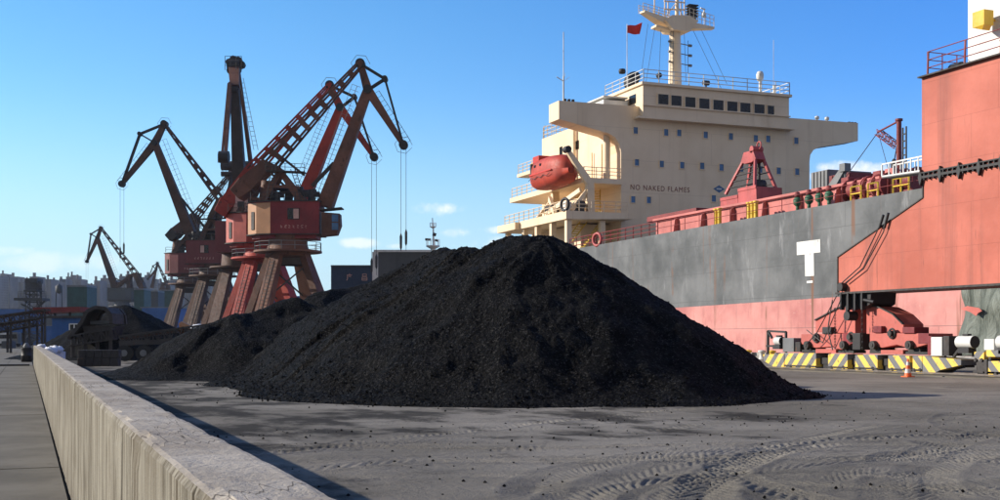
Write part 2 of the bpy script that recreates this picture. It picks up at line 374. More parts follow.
def m_stripe(sg):
    t = NT('hazard_stripes_' + ('rising' if sg > 0 else 'falling')); z = t.xyz()
    k = t.math('ADD', z[2], t.math('MULTIPLY', z[1], 1.0 * sg))
    fr = t.math('FRACT', t.math('MULTIPLY', k, 1.25))
    c = t.mix(t.ramp(fr, .49, .51), (.75, .52, .10), (.16, .16, .165))
    c = t.mix(t.ramp(t.noise(5, 7, .7), .56, .68, 0, .8), c, (.07, .055, .04))
    return t.fin(c, .6, 0, t.bump(t.noise(8, 4), .2, .02), .3)
M['st1'] = m_stripe(1); M['st2'] = m_stripe(-1)
def m_tarp():
    t = NT('grey_green_tarpaulin'); n = t.noise(.8, 6, .6, sc=(1, 1.4, .5), dist=1.5)
    c = t.mix(t.ramp(n, .3, .7), (.08, .095, .08), (.20, .22, .19))
    return t.fin(c, .75, 0, t.bump(n, .8, .4), .3)
M['tarp'] = m_tarp()
def m_city(col, seed):
    t = NT('tower_block_facade'); z = t.xyz()
    u = t.math('FRACT', t.math('MULTIPLY', t.math('ADD', z[0], t.math('MULTIPLY', z[1], .6)), 1 / 4.2)); w = t.math('FRACT', t.math('MULTIPLY', z[2], 1 / 3.0))
    win = t.math('MULTIPLY', t.math('GREATER_THAN', u, .45), t.math('GREATER_THAN', w, .45))
    c = t.mix(t.math('MULTIPLY', win, .6), col, (.04, .05, .06))
    c = t.mix(t.ramp(t.noise(.02, 3), .4, .6, 0, .3), c, (.3, .27, .25))
    return t.fin(c, .8)
CITY = [m_city((.03, .045, .07), 0), m_city((.055, .055, .07), 1), m_city((.10, .115, .13), 2)]
M['brown'] = paint('rusty_tan_crane_paint', (.13, .055, .034), .45, .5, .7, .5, .1, (.035, .018, .012))
M['brown2'] = paint('dull_brown_crane_paint', (.085, .043, .029), .45, .5, .7, .5, .1, (.03, .018, .012))
M['cred'] = paint('crane_red_paint', (.30, .030, .018), .35, .4, .65, .5, .15, (.06, .015, .01))
M['maroon'] = paint('maroon_cabin_paint', (.20, .020, .026), .3, .35, .6, .5, .3, (.05, .012, .012))
M['maroon2'] = paint('faded_maroon_paint', (.15, .035, .038), .2, .25, .6, .5)
M['hatch'] = paint('faded_deck_red', (.50, .15, .13), .25, .3, .6)
M['deckred'] = paint('deck_maroon', (.20, .03, .028), .25, .3, .6)
M['grabred'] = paint('grab_red', (.42, .075, .07), .25, .3, .55)
M['tanp'] = paint('tan_panel_paint', (.44, .22, .11), .15, .2, .55)
M['pale'] = paint('pale_pink_panel', (.55, .33, .28), .15, .2, .55)
M['navy'] = paint('navy_cladding', (.028, .05, .095), .2, .05, .6, .3)
M['slate'] = paint('slate_cladding', (.085, .095, .105), .2, .05, .6, .3)
M['blue'] = paint('blue_shed_paint', (.025, .095, .28), .2, .1, .6)
M['teal'] = paint('green_bin_paint', (.02, .065, .06), .2, .1, .6)
M['lifeo'] = paint('lifeboat_red', (.42, .055, .032), .3, .15, .55, spec=.3)
M['rail'] = plain('rail_steel', (.20, .17, .15), .4, .8)
M['far'] = plain('far_steel', (.07, .075, .08), .7)
M['flagm'] = plain('flag_cloth', (.45, .02, .02), .8)
M['water'] = plain('harbour_water', (.02, .04, .05), .08, 0, .2, .1, .5)
M['bag'] = plain('white_sack', (.62, .64, .68), .8, 0, .1)

# ------------------------------------------------------------------ noise on arrays
def vnoise(x, y, seed=0):
    xi, yi = np.floor(x).astype(np.int64), np.floor(y).astype(np.int64); xf, yf = x - xi, y - yi
    u, v = xf * xf * (3 - 2 * xf), yf * yf * (3 - 2 * yf)
    def h(a, b):
        n = (a * 374761393 + b * 668265263 + seed * 974711) & 0xffffffff; n = ((n ^ (n >> 13)) * 1274126177) & 0xffffffff; return ((n ^ (n >> 16)) & 0xffff) / 65535.
    return (h(xi, yi) * (1 - u) + h(xi + 1, yi) * u) * (1 - v) + (h(xi, yi + 1) * (1 - u) + h(xi + 1, yi + 1) * u) * v
def fbm(x, y, o=4, seed=0, g=.5):
    a, t, n = 1., 0., 0.
    for k in range(o):
        t = t + a * vnoise(x * 2 ** k, y * 2 ** k, seed + k); n += a; a *= g
    return t / n - .5
def grid_obj(name, xs, ys, Z, m, keep=None, smooth=True, loc=None):
    nx, ny = len(xs), len(ys); X, Y = np.meshgrid(xs, ys)
    co = np.stack([X.ravel(), Y.ravel(), Z.ravel()], 1)
    if loc is not None: co = co - np.array(loc)
    i = np.arange((nx - 1) * (ny - 1)); r, c = i // (nx - 1), i % (nx - 1); a = r * nx + c
    q = np.stack([a, a + 1, a + nx + 1, a + nx], 1)
    if keep is not None:
        k = keep.ravel(); q = q[k[q].any(1)]
        used = np.unique(q); mp = -np.ones(len(co), int); mp[used] = np.arange(len(used)); co = co[used]; q = mp[q]
    me = bpy.data.meshes.new(name); me.vertices.add(len(co)); me.vertices.foreach_set('co', co.ravel())
    me.loops.add(len(q) * 4); me.loops.foreach_set('vertex_index', q.ravel()); me.polygons.add(len(q))
    me.polygons.foreach_set('loop_start', np.arange(len(q)) * 4); me.polygons.foreach_set('loop_total', np.full(len(q), 4)); me.polygons.foreach_set('use_smooth', np.full(len(q), smooth))
    me.update(calc_edges=True); me.validate()
    o = bpy.data.objects.new(name, me); COL.objects.link(o); me.materials.append(m)
    if loc is not None: o.location = loc
    return o

# ------------------------------------------------------------------ ground sheet (ends at the quay edge), path, water
QX = 51.2          # quay edge
def lin(a, b, st): return np.arange(a, b, st)
xs = np.concatenate([[-3000, -1500, -600, -200, -60, -20, -8, -3, -1, 0], lin(.5, 14, .023), lin(14, 20.5, .06), lin(20.5, QX - .7, .6), [QX - .6, QX - .05]])
ys = np.concatenate([[-300, -60, -20, -5, 0, 4], lin(8, 17, .023), lin(17, 24, .05), lin(24, 28, .1), lin(28, 70, .5), [80, 100, 130, 170, 220, 300, 450, 700, 1000, 1600, 3000, 9000]])
X, Y = np.meshgrid(xs, ys)
Z = fbm(X * .35, Y * .35, 3, 3) * .05 + fbm(X * 2.2, Y * 2.2, 5, 9) * .018 + np.clip(fbm(X * .9, Y * .9, 3, 77) * 4 - .3, 0, 1) * fbm(X * 9, Y * 9, 3, 78) * .022
win = np.clip((X - .9) / 1.5, 0, 1) * np.clip((20 - X) / 3, 0, 1) * np.clip((Y - 8.2) / 1, 0, 1) * np.clip((27.8 - Y) / 4, 0, 1)
def track(cx, cy, r, a0, a1, w=.5, dep=.03, pitch=.17, seed=0, ang=.9):
    """one tyre track: arc of radius r about (cx,cy) between two bearings, pressed into the dust with slanted lugs"""
    global Z
    dx, dy = X - cx, Y - cy; rr = np.hypot(dx, dy) + fbm(X * .5, Y * .5, 2, seed) * .25; an = (np.degrees(np.arctan2(dy, dx)) - a0) % 360
    e = (rr - r) / (w / 2); on = np.clip((1.0 - np.abs(e)) / .25, 0, 1) * np.clip(an / 3, 0, 1) * np.clip(((a1 - a0) - an) / 3, 0, 1)
    al = np.radians(an) * r
    lug = np.sin((al + np.abs(e) * w * ang) * 2 * math.pi / pitch)
    lug = np.clip(lug * 1.6, -1, 1)
    patch = np.clip(fbm(X * .8, Y * .8, 3, seed + 7) * 4 + .7, 0, 1)
    Z += win * on * patch * (-dep * .5 + dep * .55 * lug) + win * patch * dep * .5 * np.exp(-((np.abs(e) - 1.1) / .18) ** 2) * (an < (a1 - a0))
for tk in [(9.5, 8.6, 3.6, 20, 175), (9.5, 8.6, 5.4, 15, 172), (10.6, 6.5, 5.0, 30, 160), (10.6, 6.5, 7.0, 30, 160), (13, 9.0, 4.3, 40, 200), (13, 9.0, 6.2, 50, 190), (16, 4, 9.5, 60, 160), (16, 4, 11.6, 60, 160),
           (-4, -6, 22.5, 30, 82), (-4, -6, 24.3, 30, 82), (30, -10, 29.5, 95, 160), (30, -10, 31.4, 95, 160), (2, 2, 10.6, 20, 85), (2, 2, 12.6, 20, 85), (11.5, 30, 17.5, 215, 330), (11.5, 30, 15.6, 215, 330), (7.2, 9, 2.3, 0, 180), (22, 12, 6.5, 90, 230), (22, 12, 8.4, 90, 230), (60, -60, 95, 112, 135), (60, -60, 97.1, 112, 135), (-20, 60, 52, 285, 320), (-20, 60, 50, 285, 320), (9, 11.5, 2.0, 0, 359), (14.5, 12.5, 2.6, 0, 359)]:
    track(*tk, w=random.uniform(.5, .75), dep=random.uniform(.009, .018), pitch=random.uniform(.14, .22), seed=random.randint(0, 99), ang=random.choice((-1, 1)) * random.uniform(.6, 1.1))
far = np.clip((np.hypot(X, Y) - 60) / 60, 0, 1); Z = Z * (1 - far)
Z = np.where(X < .7, np.minimum(Z, 0) * 0 - .02, Z) ; Z = np.where(X > QX - .7, 0, Z)
struct(grid_obj('yard_ground', xs, ys, Z, M['ground']))
b = MB(); b.box((QX - .75, -300, -6), (QX - .02, 1200, .22)); struct(b.build('quay_wall', M['concrete']))
b = MB(); b.box((QX - .5, -300, .22), (QX - .06, 1200, .50)); struct(b.build('quay_kerb', M['concrete'], bevel=.03))
b = MB(); b.add([(QX - .3, -4000, -3.2), (9000, -4000, -3.2), (9000, 9000, -3.2), (QX - .3, 9000, -3.2)], [(0, 1, 2, 3)]); struct(b.build('water', M['water']))
# paving strip left of the wall: slabs with open joints
b = MB(); y = -6.
while y < 200:
    L = 5.2 + random.uniform(-.1, .1)
    for (x0, x1) in ((-9, -4.54), (-4.5, -1.02), (-1.0, .36)):
        b.box((x0, y, -.05), (x1, y + L - .03, .006 + random.uniform(0, .006)))
    y += L
struct(b.build('path', M['path']))
# crane track: concrete strip and the rail on it
XG = EYE * c_ / .0397      # plane of the striped crane wheels
b = MB(); b.box((XG - 1.6, -80, -.2), (XG + 2.2, 400, .045)); struct(b.build('rail_strip', M['path']))
b = MB()
for x in (XG + .35, XG - .55): b.box((x - .04, -80, .075), (x + .04, 400, .13))
struct(b.build('crane_rail', M['rail']))
b = MB(); hp = []
for i, y in enumerate(range(900, 4200, 90)): pass
b.add([(-2500, 650, .3), (49, 650, .3), (49, 8000, .3), (-2500, 8000, .3)], [(0, 1, 2, 3)])
b.add([(49, 900, .31), (2500, 900, .31), (2500, 8000, .31), (49, 8000, .31)], [(0, 1, 2, 3)]); struct(b.build('far_shore', M['ground']))

# ------------------------------------------------------------------ low concrete wall
XL, XR, ZT, YE = EYE * c_ / 3.58, .648, 1.134, 73.
def wall():
    ysw = np.concatenate([lin(1.5, 14, .03), lin(14, 30, .08), lin(30, YE, .3), [YE]])
    prof = [(0, 0.)] + [(0, z) for z in (.15, .35, .55, .75, .9, 1.0, 1.07, 1.11)] + [(.012, 1.129), (.03, 1.134)] + [(u, 1.134) for u in (.06, .1, .14, .18, .22, .26)] + [(.278, 1.132), (.286, 1.12), (.289, 1.09), (.289, .6), (.289, 0.)]
    nv = len(prof); P = np.zeros((len(ysw), nv, 3))
    for j, (u, z) in enumerate(prof):
        yy = ysw; x = np.full_like(yy, XL + u); zz = np.full_like(yy, z)
        if u == 0: x = x + fbm(yy * 9, yy * 0 + .3, 3, 2) * .006 + fbm(yy * 2, yy * 0 + z * 2, 3, 5) * .006 + fbm(yy * 22, yy * 0 + 4 + z * .4, 2, 8) * .007
        if z > .85: # chipped arris
            ch = np.clip(fbm(yy * 2.5, yy * 0 + 1, 5, 11) * 3.2 - .45, 0, 1) * (.035 if u < .04 else (.02 if u < .2 else .04))
            if u < .04: x = x + ch * .8 * (1 if z > 1.05 else .3); zz = zz - ch * (1 if z > 1.1 else .35) * .7
            else: zz = zz - ch * .25
            zz = zz + fbm(yy * 6, yy * 0 + u * 20, 4, 21) * .006 + fbm(yy * .4, yy * 0, 2, 31) * .008
        jt = np.abs((yy - 3.1) % 2.4 - 1.2) > 1.18
        if u == 0: x = x + jt * .012
        P[:, j, 0], P[:, j, 1], P[:, j, 2] = x, yy, zz
    vs = P.reshape(-1, 3); fs = [(i * nv + j, (i + 1) * nv + j, (i + 1) * nv + j + 1, i * nv + j + 1) for i in range(len(ysw) - 1) for j in range(nv - 1)]
    e = (len(ysw) - 1) * nv; fs.append(tuple(range(e, e + nv))); fs.append(tuple(range(nv - 1, -1, -1)))
    b = MB(); b.add([tuple(v) for v in vs], fs, False)
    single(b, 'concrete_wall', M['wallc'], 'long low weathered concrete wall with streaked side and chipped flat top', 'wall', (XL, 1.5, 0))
wall()

# ------------------------------------------------------------------ coal heaps
def heap(name, label, segs, x0, x1, y0, y1, st, slope=.6, seed=0, rough=1., loc=None, k=.35):
    xs, ys = lin(x0, x1, st), lin(y0, y1, st); X, Y = np.meshgrid(xs, ys)
    wx, wy = X + fbm(X * .35, Y * .35, 3, seed + 1) * 1.3, Y + fbm(X * .35, Y * .35, 3, seed + 2) * 1.3
    acc = np.zeros_like(X); best = np.full_like(X, -99.); gl = np.zeros_like(X); s0 = 0.
    for (a, b_) in segs:
        d = np.array([b_[0] - a[0], b_[1] - a[1]]); L2 = max(1e-6, (d ** 2).sum())
        t = np.clip(((wx - a[0]) * d[0] + (wy - a[1]) * d[1]) / L2, 0, 1)
        dist = np.hypot(wx - a[0] - t * d[0], wy - a[1] - t * d[1]); h = a[2] + (b_[2] - a[2]) * t - slope * (np.sqrt(dist ** 2 + .3) - .55)
        acc += np.exp(np.clip(h / k, -40, 40))
        ph = np.arctan2(wy - a[1] - t * d[1], wx - a[0] - t * d[0]); g = fbm(ph * 3.2 + 20 + (s0 + t * math.sqrt(L2)) * .55, dist * .22 + 5, 4, seed + 12) * np.clip(dist / 1.5, 0, 1)
        gl = np.where(h > best, g, gl); best = np.maximum(best, h); s0 += math.sqrt(L2)
    Z = k * np.log(acc + 1e-9)
    toe = -.15
    Z = np.where(Z > .5, Z, .5 + (Z - .5) * np.clip(.7 + .3 * Z / .5, .6, 1))   # concave toe
    ang = fbm(X * .25, Y * .25, 2, seed + 5) * 3
    m = np.clip(Z / .6, 0, 1)
    Z = Z + m * rough * gl * .55
    Z = Z + m * rough * (fbm(X * .7, Y * .7, 4, seed + 3) * .26 + fbm(X * 3.2, Y * 3.2, 3, seed + 4) * .12) + np.clip(Z / .1 + 1.5, 0, 1) * rough * (fbm(X * 7, Y * 7, 3, seed + 6, .8) * .075 + np.clip(fbm(X * 11, Y * 11, 2, seed + 8, .9) - .15, 0, 1) * .12)
    loc = loc or ((x0 + x1) / 2, (y0 + y1) / 2, 0)
    o = grid_obj(name, xs, ys, Z, M['coal'], Z > -.08, True, loc)
    o['label'] = label; o['category'] = 'coal pile'; o['group'] = 'coal heaps in the yard'
    return o, (xs, ys, Z)
def pk(px, py, d): p = pt(px, py, d); return (p.x, p.y, p.z)
A1, A0 = pk(538, 237.5, 33.6), pk(508, 240, 34.4); B0, B1 = pk(474, 247.5, 38.5), pk(444, 252, 41.5); C0 = pk(408, 273, 47); C1 = pk(378, 288, 50)
_, hm = heap('coal_pile', 'largest black coal pile with a broad rounded peak, in the middle of the yard', [(A0, A1), (B0, B1), (B1, C0), (C0, C1)], 2, 27, 21, 66, .05, .665, 10, k=.22)
D0 = pk(300, 298, 50); D1 = pk(240, 322, 48); D2 = pk(190, 348, 48); D3 = pk(140, 373, 49)
heap('coal_pile', 'low grey coal pile tapering to a thin tongue left of the big pile', [(D0, D1), (D1, D2), (D2, D3)], -2, 20, 34, 66, .09, .55, 40)
heap('coal_pile', 'dark shadowed coal pile behind the big pile, under the portal cranes', [(pk(330, 290, 66), pk(372, 281, 68))], 8, 40, 48, 84, .16, .6, 70)
E0 = pk(127, 306, 92)
heap('coal_pile', 'distant black coal pile beside the hopper loader at left', [(E0, pk(140, 312, 94))], E0[0] - 10, E0[0] + 12, E0[1] - 10, E0[1] + 10, .2, .55, 90)
# loose lumps lying round the toe of the pile
xsL, ysL, ZL = hm; b = MB(); rnd = random.Random(8)
octv = [(1, 0, 0), (-1, 0, 0), (0, 1, 0), (0, -1, 0), (0, 0, 1), (0, 0, -1)]; octf = [(0, 2, 4), (2, 1, 4), (1, 3, 4), (3, 0, 4), (2, 0, 5), (1, 2, 5), (3, 1, 5), (0, 3, 5)]
cnt = 0
while cnt < 9000:
    i, j = rnd.randrange(len(ysL)), rnd.randrange(len(xsL)); z = ZL[i, j]
    if not (-1.1 < z): continue
    if z < -.08 and rnd.random() > .25 * math.exp(z * 4): continue
    if z > .8 and rnd.random() > .3: continue
    if z < .0 and rnd.random() > .5: continue
    r = rnd.choice((.015, .018, .022, .03, .042)) * rnd.uniform(.7, 1.2); sx, sy, sz = (rnd.uniform(.6, 1.2) for _ in range(3)); a = rnd.uniform(0, 6.28)
    o = Vector((xsL[j], ysL[i], max(z, 0.0) + r * .35))
    b.add([(o.x + (x * math.cos(a) * sx - y * math.sin(a) * sy) * r, o.y + (x * math.sin(a) * sx + y * math.cos(a) * sy) * r, o.z + zz * sz * r) for x, y, zz in octv], octf); cnt += 1
for _ in range(500):
    p = (rnd.uniform(1.5, 18), rnd.uniform(9, 20)); r = rnd.choice((.012, .016, .024)); o = Vector((p[0], p[1], r * .3))
    b.add([(o.x + x * r, o.y + y * r * 1.2, o.z + zz * r * .8) for x, y, zz in octv], octf)
o = b.build('coal_lumps', M['coal']); o['kind'] = 'stuff'; o['label'] = 'loose coal lumps scattered on and around the big pile'; o['category'] = 'coal lumps'

# ------------------------------------------------------------------ bulk carrier
XH, XS = 52.0, 91.0; Y0 = 114.8
def deckz(Y): return 10.95 - .0045 * (Y - 52)
SHIP = thing('bulk_carrier', 'huge grey and red bulk carrier with cream superstructure moored along the quay', 'ship', (XH, Y0, 0))
def hull():
    b = MB(); sec = []
    st = [(-62, .02, 0, 1.7), (-52, .45, 0, 1.2), (-40, .72, 0, .7), (-25, .90, 0, .3), (-8, .985, 0, 0), (10, 1, 0, 0), (60, 1, 0, 0), (110, 1, 0, 0), (150, 1, 0, 0), (170, .93, 0, 0), (182, .8, 0, 0)]
    xc, hw = (XH + XS) / 2, (XS - XH) / 2
    lv = [(-4, .93), (-2, 1.), (2, 1.), (6, 1.), (10, 1.)]
    vs = []
    for (y, w, _, up) in st:
        zt = deckz(y) + up
        row = [(xc - hw * w, y, -4)] + [(xc - hw * w, y, z) for z in (0, 4, 8)] + [(xc - hw * w, y, zt), (xc + hw * w, y, zt), (xc + hw * w, y, 4), (xc + hw * w, y, -4)]
        vs += row
    n = 8; fs = [(i * n + j, i * n + j + 1, (i + 1) * n + j + 1, (i + 1) * n + j) for i in range(len(st) - 1) for j in range(n - 1)]
    fs += [tuple(range(n)), tuple(range((len(st) - 1) * n + n - 1, (len(st) - 1) * n - 1, -1))]
    b.add(vs, fs)
    return b.build('hull', M['hull'], SHIP)
HULL = hull()
# thin fender strake along the deck edge
b = MB(); b.box((XH - .07, -8, 10.55), (XH - .003, 150, 10.62)); b.build('deck_edge', M['grey'], SHIP) if False else None
# front wall with bridge wings: outline read on the plane Y0
def fr(px, py): return onY(px, py, Y0)
pl = [(621, 0), (621, 152), (619.5, 144), (615.5, 137.5), (609, 133.5), (559, 119), (559, 100.5), (858, 123), (858, 141), (820, 147), (813.5, 150), (810.3, 155), (809.5, 162), (809.5, 0)]
P = [fr(a, b_ if b_ else 240) for a, b_ in pl]; P[0].z = P[-1].z = 10.6
b = MB(); b.prism(P, (0, 2.6, 0)); b.build('front_wall', M['cream'], SHIP)
XBL, XBR = P[0].x, P[-1].x
b = MB(); b.box((XBL + .02, Y0 + 2.6, 10.5), (XBR - .02, 136, 26.2)); ACC = b.build('accommodation_block', M['cream'], SHIP)
wtop = P[6].z
# wheelhouse
wl_, wr_ = XatY(643, Y0 - .9), XatY(789, Y0 - .9); YW = Y0 - .9
zb_, zt_ = onY(680, 119, YW).z, onY(700, 89.5, YW).z
b = MB(); b.prism([(wl_, YW, zb_ + .4), (wl_ + .2, YW + .4, zb_), (wr_, YW + .4, zb_), (wr_, YW, zb_ + .4), (wr_, YW, zt_), (wl_, YW, zt_)] if False else [(wl_, YW, zb_), (wr_, YW, zb_), (wr_, YW, zt_), (wl_, YW, zt_)], (0, 9, 0))
WH = b.build('wheelhouse', M['cream'], SHIP)
b = MB(); b.box((wl_ - .25, YW - .25, zt_), (wr_ + .25, YW + 9.3, zt_ + .28)); b.build('roof_edge', M['cream'], WH)
b = MB(); b.box((wl_ - .1, YW - .18, zb_ + 1.15), (wr_ + .1, YW - .003, zb_ + 1.27)); b.box((wl_ - .6, YW - .12, zb_ - .22), (wr_ + .8, YW + .9, zb_ - .003)); b.build('ledge', M['cream'], WH)
for px in (663, 676, 690, 704, 718, 732, 745, 759, 770.5):
    w = 10.2 if px < 765 else 6.5; cy = 99.5 + (px - 663) * (111.5 - 99.5) / (775 - 663) * .98
    a, c = onY(px - w / 2, cy + 4.6, YW), onY(px + w / 2, cy - 4.6, YW)
    b = MB(); b.box((a.x, YW - .06, a.z), (c.x, YW + .1, c.z)); wn_ = b.build('window', M['glass'], WH)
    b = MB(); t_ = .09
    b.box((a.x - t_, YW - .1, a.z - t_), (c.x + t_, YW - .005, a.z)); b.box((a.x - t_, YW - .1, c.z), (c.x + t_, YW - .005, c.z + t_)); b.box((a.x - t_, YW - .1, a.z), (a.x, YW - .005, c.z)); b.box((c.x, YW - .1, a.z), (c.x + t_, YW - .005, c.z))
    b.build('frame', M['cream'], wn_)
for yy in (YW + 1.6, YW + 4.2, YW + 6.6):
    b = MB(); b.box((wl_ - .05, yy, zb_ + 1.7), (wl_ + .1, yy + 1.5, zt_ - .7)); b.build('window', M['glass'], WH)
# portholes / cabin windows
wpos = [(635.5, 130.5), (666, 132.5), (679, 133), (705.5, 135), (730.7, 136.5), (755.6, 138.5), (768, 139), (796, 140.8), (636.7, 162.5), (661.6, 164), (682, 165.3), (702, 166), (721.3, 167.5), (741, 168.5), (760, 169.5), (778.5, 170.8), (797, 171.7), (633, 199.5), (648.7, 200), (713.6, 198.5)]
for (px, py) in wpos:
    a, c = fr(px - 2.1, py + 3.1), fr(px + 2.1, py - 3.1)
    b = MB(); b.box((a.x, Y0 - .03, a.z), (c.x, Y0 + .06, c.z)); w_ = b.build('window', M['bglass'], SHIP)
    b = MB(); t_ = .07
    b.box((a.x - t_, Y0 - .07, a.z - t_), (c.x + t_, Y0 - .003, a.z)); b.box((a.x - t_, Y0 - .07, c.z), (c.x + t_, Y0 - .003, c.z + t_)); b.box((a.x - t_, Y0 - .07, a.z), (a.x, Y0 - .003, c.z)); b.box((c.x, Y0 - .07, a.z), (c.x + t_, Y0 - .003, c.z))
    b.build('frame', M['cream'], w_)
for (px, py) in ((577.5, 145), (561, 151)):
    p = onX(px, py, XBL); b = MB(); b.box((XBL - .05, p.y - .35, p.z - .5), (XBL + .05, p.y + .35, p.z + .5)); b.build('window', M['glass'], ACC)
# warning lettering and the small blue emblem on the front wall
a = fr(630, 191); c = fr(689, 191)
Mx = Matrix(((1, 0, 0, a.x), (0, 0, -1, Y0 - .012), (0, 1, 0, a.z), (0, 0, 0, 1)))
M['letter'] = plain('dark_red_lettering', (.17, .045, .035), .6)
t = text('NO NAKED FLAMES', .80, Mx, M['letter'], 'lettering', SHIP, .006, 0, 1.18)
wd = max(v.co.x for v in t.data.vertices) - min(v.co.x for v in t.data.vertices); k = (c.x - a.x) / wd
x0 = min(v.co.x for v in t.data.vertices)
for v in t.data.vertices: v.co.x = x0 + (v.co.x - x0) * k
e = fr(719, 189); b = MB(); b.prism([(e.x - .75, Y0 - .02, e.z), (e.x, Y0 - .02, e.z - .42), (e.x + .75, Y0 - .02, e.z), (e.x, Y0 - .02, e.z + .42)], (0, .015, 0)); em = b.build('emblem', M['bglass'], SHIP)
b = MB(); b.box((e.x - .32, Y0 - .045, e.z - .07), (e.x + .32, Y0 - .022, e.z + .07)); b.build('emblem_bar', M['white'], em)
# big white T and dash on the hull
def hx(px, py, off=.03): p = onX(px, py, XH); p.x = XH - off; return p
b = MB(); b.prism([hx(797, 242.3), hx(820.5, 239.2), hx(820.7, 252.3), hx(814, 253.1), hx(814.3, 275.8), hx(805.5, 276.3), hx(805, 254.5), hx(797.2, 255.2)], (.02, 0, 0)); b.build('letter_mark', M['white'], SHIP)
b = MB(); b.prism([hx(807, 281), hx(813, 280.5), hx(813, 282.8), hx(807, 283.2)], (.02, 0, 0)); b.build('hull_mark', M['white'], SHIP)
# boat deck, upper deck, pillars, stairs on the quay side
zB = 14.8
b = MB(); b.prism([(XH, 113, zB - .85), (XH, 113, zB), (XBL + .5, 113, zB), (XBL + .5, 113, zB - .6), (XH + 1.5, 113, zB - .85)], (0, 12.5, 0)); b.box((XH - .6, 125.5, zB - .9), (XBL, 131, zB - .1)); b.build('boat_deck', M['cream'], SHIP)
b = MB(); b.box((XH + 2.6, Y0 - .4, 18.0), (XBL + .02, 135, 18.55)); b.box((57.2, 133, 21.7), (XBL, 139, 22.1)); b.build('upper_deck', M['cream'], SHIP)
b = MB(); b.box((XH + 3.8, 117.5, 10.6), (XBL + .5, 131, zB - .86)); b.build('deck_house', M['cream'], SHIP)
for (x, y) in ((XH + .5, 113.6), (XH + .5, 117.5), (XH + .5, 121.5), (XH + .5, 125.2), (XH + 4.5, 113.8), (XH + .4, 130)):
    b = MB(); b.box((x - .28, y - .28, deckz(y)), (x + .28, y + .28, zB - .86)); b.build('pillar', M['cream'], SHIP)
b = MB(); b.prism([(XH + 1.2, 113.4, zB - .86), (XH + 3.2, 113.4, zB - .86), (XH + 4.6, 113.4, 11.8), (XH + 4.6, 113.4, 11.2)], (0, .3, 0)) if False else None
for p, q in (((XH + 2.6, 115.3, 10.8), (XH + 5.2, 115.3, 14)), ((XH + 3, 119, 15), (XH + 5.5, 122, 18)), ((XH + 5, 116, 15), (XH + 6.5, 119, 18)), ((XH + 1.6, 118, 10.8), (XH + 3.4, 116, 14))):
    b = MB(); b.ladder(p, q, (0, 1, 0) if abs(q[1] - p[1]) < 1 else (1, 0, 0), .8, .06, .3); b.build('stair', M['yellow'], SHIP)
for x_, y_, z_, r__ in ((XBL - 1.1, Y0 + 1.2, 24.5, .38), (XBL - .3, 126, 26, .22), (XBL - .2, 119, 23, .1), (XBL - .2, 121.5, 22.4, .08)): b = MB(); b.tube((x_, y_, 18.5), (x_, y_, z_), r__, n=12); b.build('vent_pipe', M['cream'], SHIP)
b = MB(); b.rail([(XH + .15, 130.5, zB - .1), (XH + .15, 113.2, zB), (XBL, 113.2, zB)], 1.15, .05, 1.5); b.rail([(XH + 2.8, 134.8, 18.55), (XH + 2.8, Y0 - .2, 18.55), (XBL - .1, Y0 - .2, 18.55)], 1.15, .05, 1.5)
b.rail([(57.3, 138.8, 22.1), (57.3, 133.2, 22.1)], 1.15, .05, 1.3); b.rail([(XBL + .1, 135.8, 26.2), (XBL + .1, 118, 26.2)], 1.4, .05, 1.3); b.rail([(XBL + .2, 135.8, 26.2), (XBL + 8, 135.8, 26.2)], 1.6, .05, 1.3); b.build('side_railing', M['cream'], SHIP)
b = MB(); b.rail([(wl_ + 0, YW + 9, zt_ + .28), (wl_ + 0, YW - .1, zt_ + .28), (wr_, YW - .1, zt_ + .28), (wr_, YW + 9, zt_ + .28)], 1.35, .055, 1.9, 3); b.build('roof_railing', M['white'], WH)
# wooden block on top of deckhouse side: low coaming of the compass deck seen at left
b = MB(); b.box((wl_ - 3.2, YW + 3, wtop - .1), (wl_ - .26, YW + 9, wtop + .95)); b.box((wl_ - 3.2, YW + 3, wtop + 1.25), (wl_ - .26, YW + 9, wtop + 1.4)); b.build('side_screen', M['white'], WH)
# mast
ym = Y0 + 3.2; pm = onY(675, 60, ym); xm = pm.x; zz = lambda py: onY(675, py, ym).z
b = MB(); b.tube((xm, ym, zt_), (xm, ym, zz(29)), .78, .62, n=16); b.tube((xm + .2, ym, zz(29)), (xm + .3, ym, zz(-16)), .24, .18, n=8); MAST = b.build('mast', M['cream'], SHIP)
xa, xb = XatY(640, ym), XatY(712, ym)
b = MB(); zc = zz(22)
b.prism([(xm - 1.9, ym - 1.2, zc - .2), (xm - .9, ym - 1.2, zc - 1.2), (xm + 1.3, ym - 1.2, zc - 1.2), (xm + 2.3, ym - 1.2, zc + .1), (xm + 1, ym - 1.2, zc + .55), (xm - 1, ym - 1.2, zc + .4)], (0, 2.4, 0))
b.beam((xa, ym - .5, zz(17)), (xm - 1, ym, zc - .35), (0, 1, 0), .9, .22, 1.6, .9); b.beam((xb, ym - .2, zz(25)), (xm + 1, ym, zc - .35), (0, 1, 0), .7, .22, 1.4, .9)
b.beam((xm - 2.7, ym, zc - .8), (xm - 1.0, ym, zc - 1.05), (0, 1, 0), 1.2, .25)
b.build('crosstree', M['cream'], MAST)
b = MB(); b.rail([(xa, ym - .7, zz(17)), (xm - 1.2, ym - .9, zc)], .95, .04, .7); b.build('mast_railing', M['cream'], MAST); b = MB(); b.rail([(xm + 1.4, ym - .8, zc + .2), (xb, ym - .4, zz(25) + .1)], 1.3, .04, .6); b.build('mast_railing', M['cream'], MAST); b = MB(); b.rail([(xa, ym + .3, zz(17)), (xm - 1.2, ym + .6, zc)], .95, .04, .7); b.build('mast_railing', M['cream'], MAST)
b = MB()
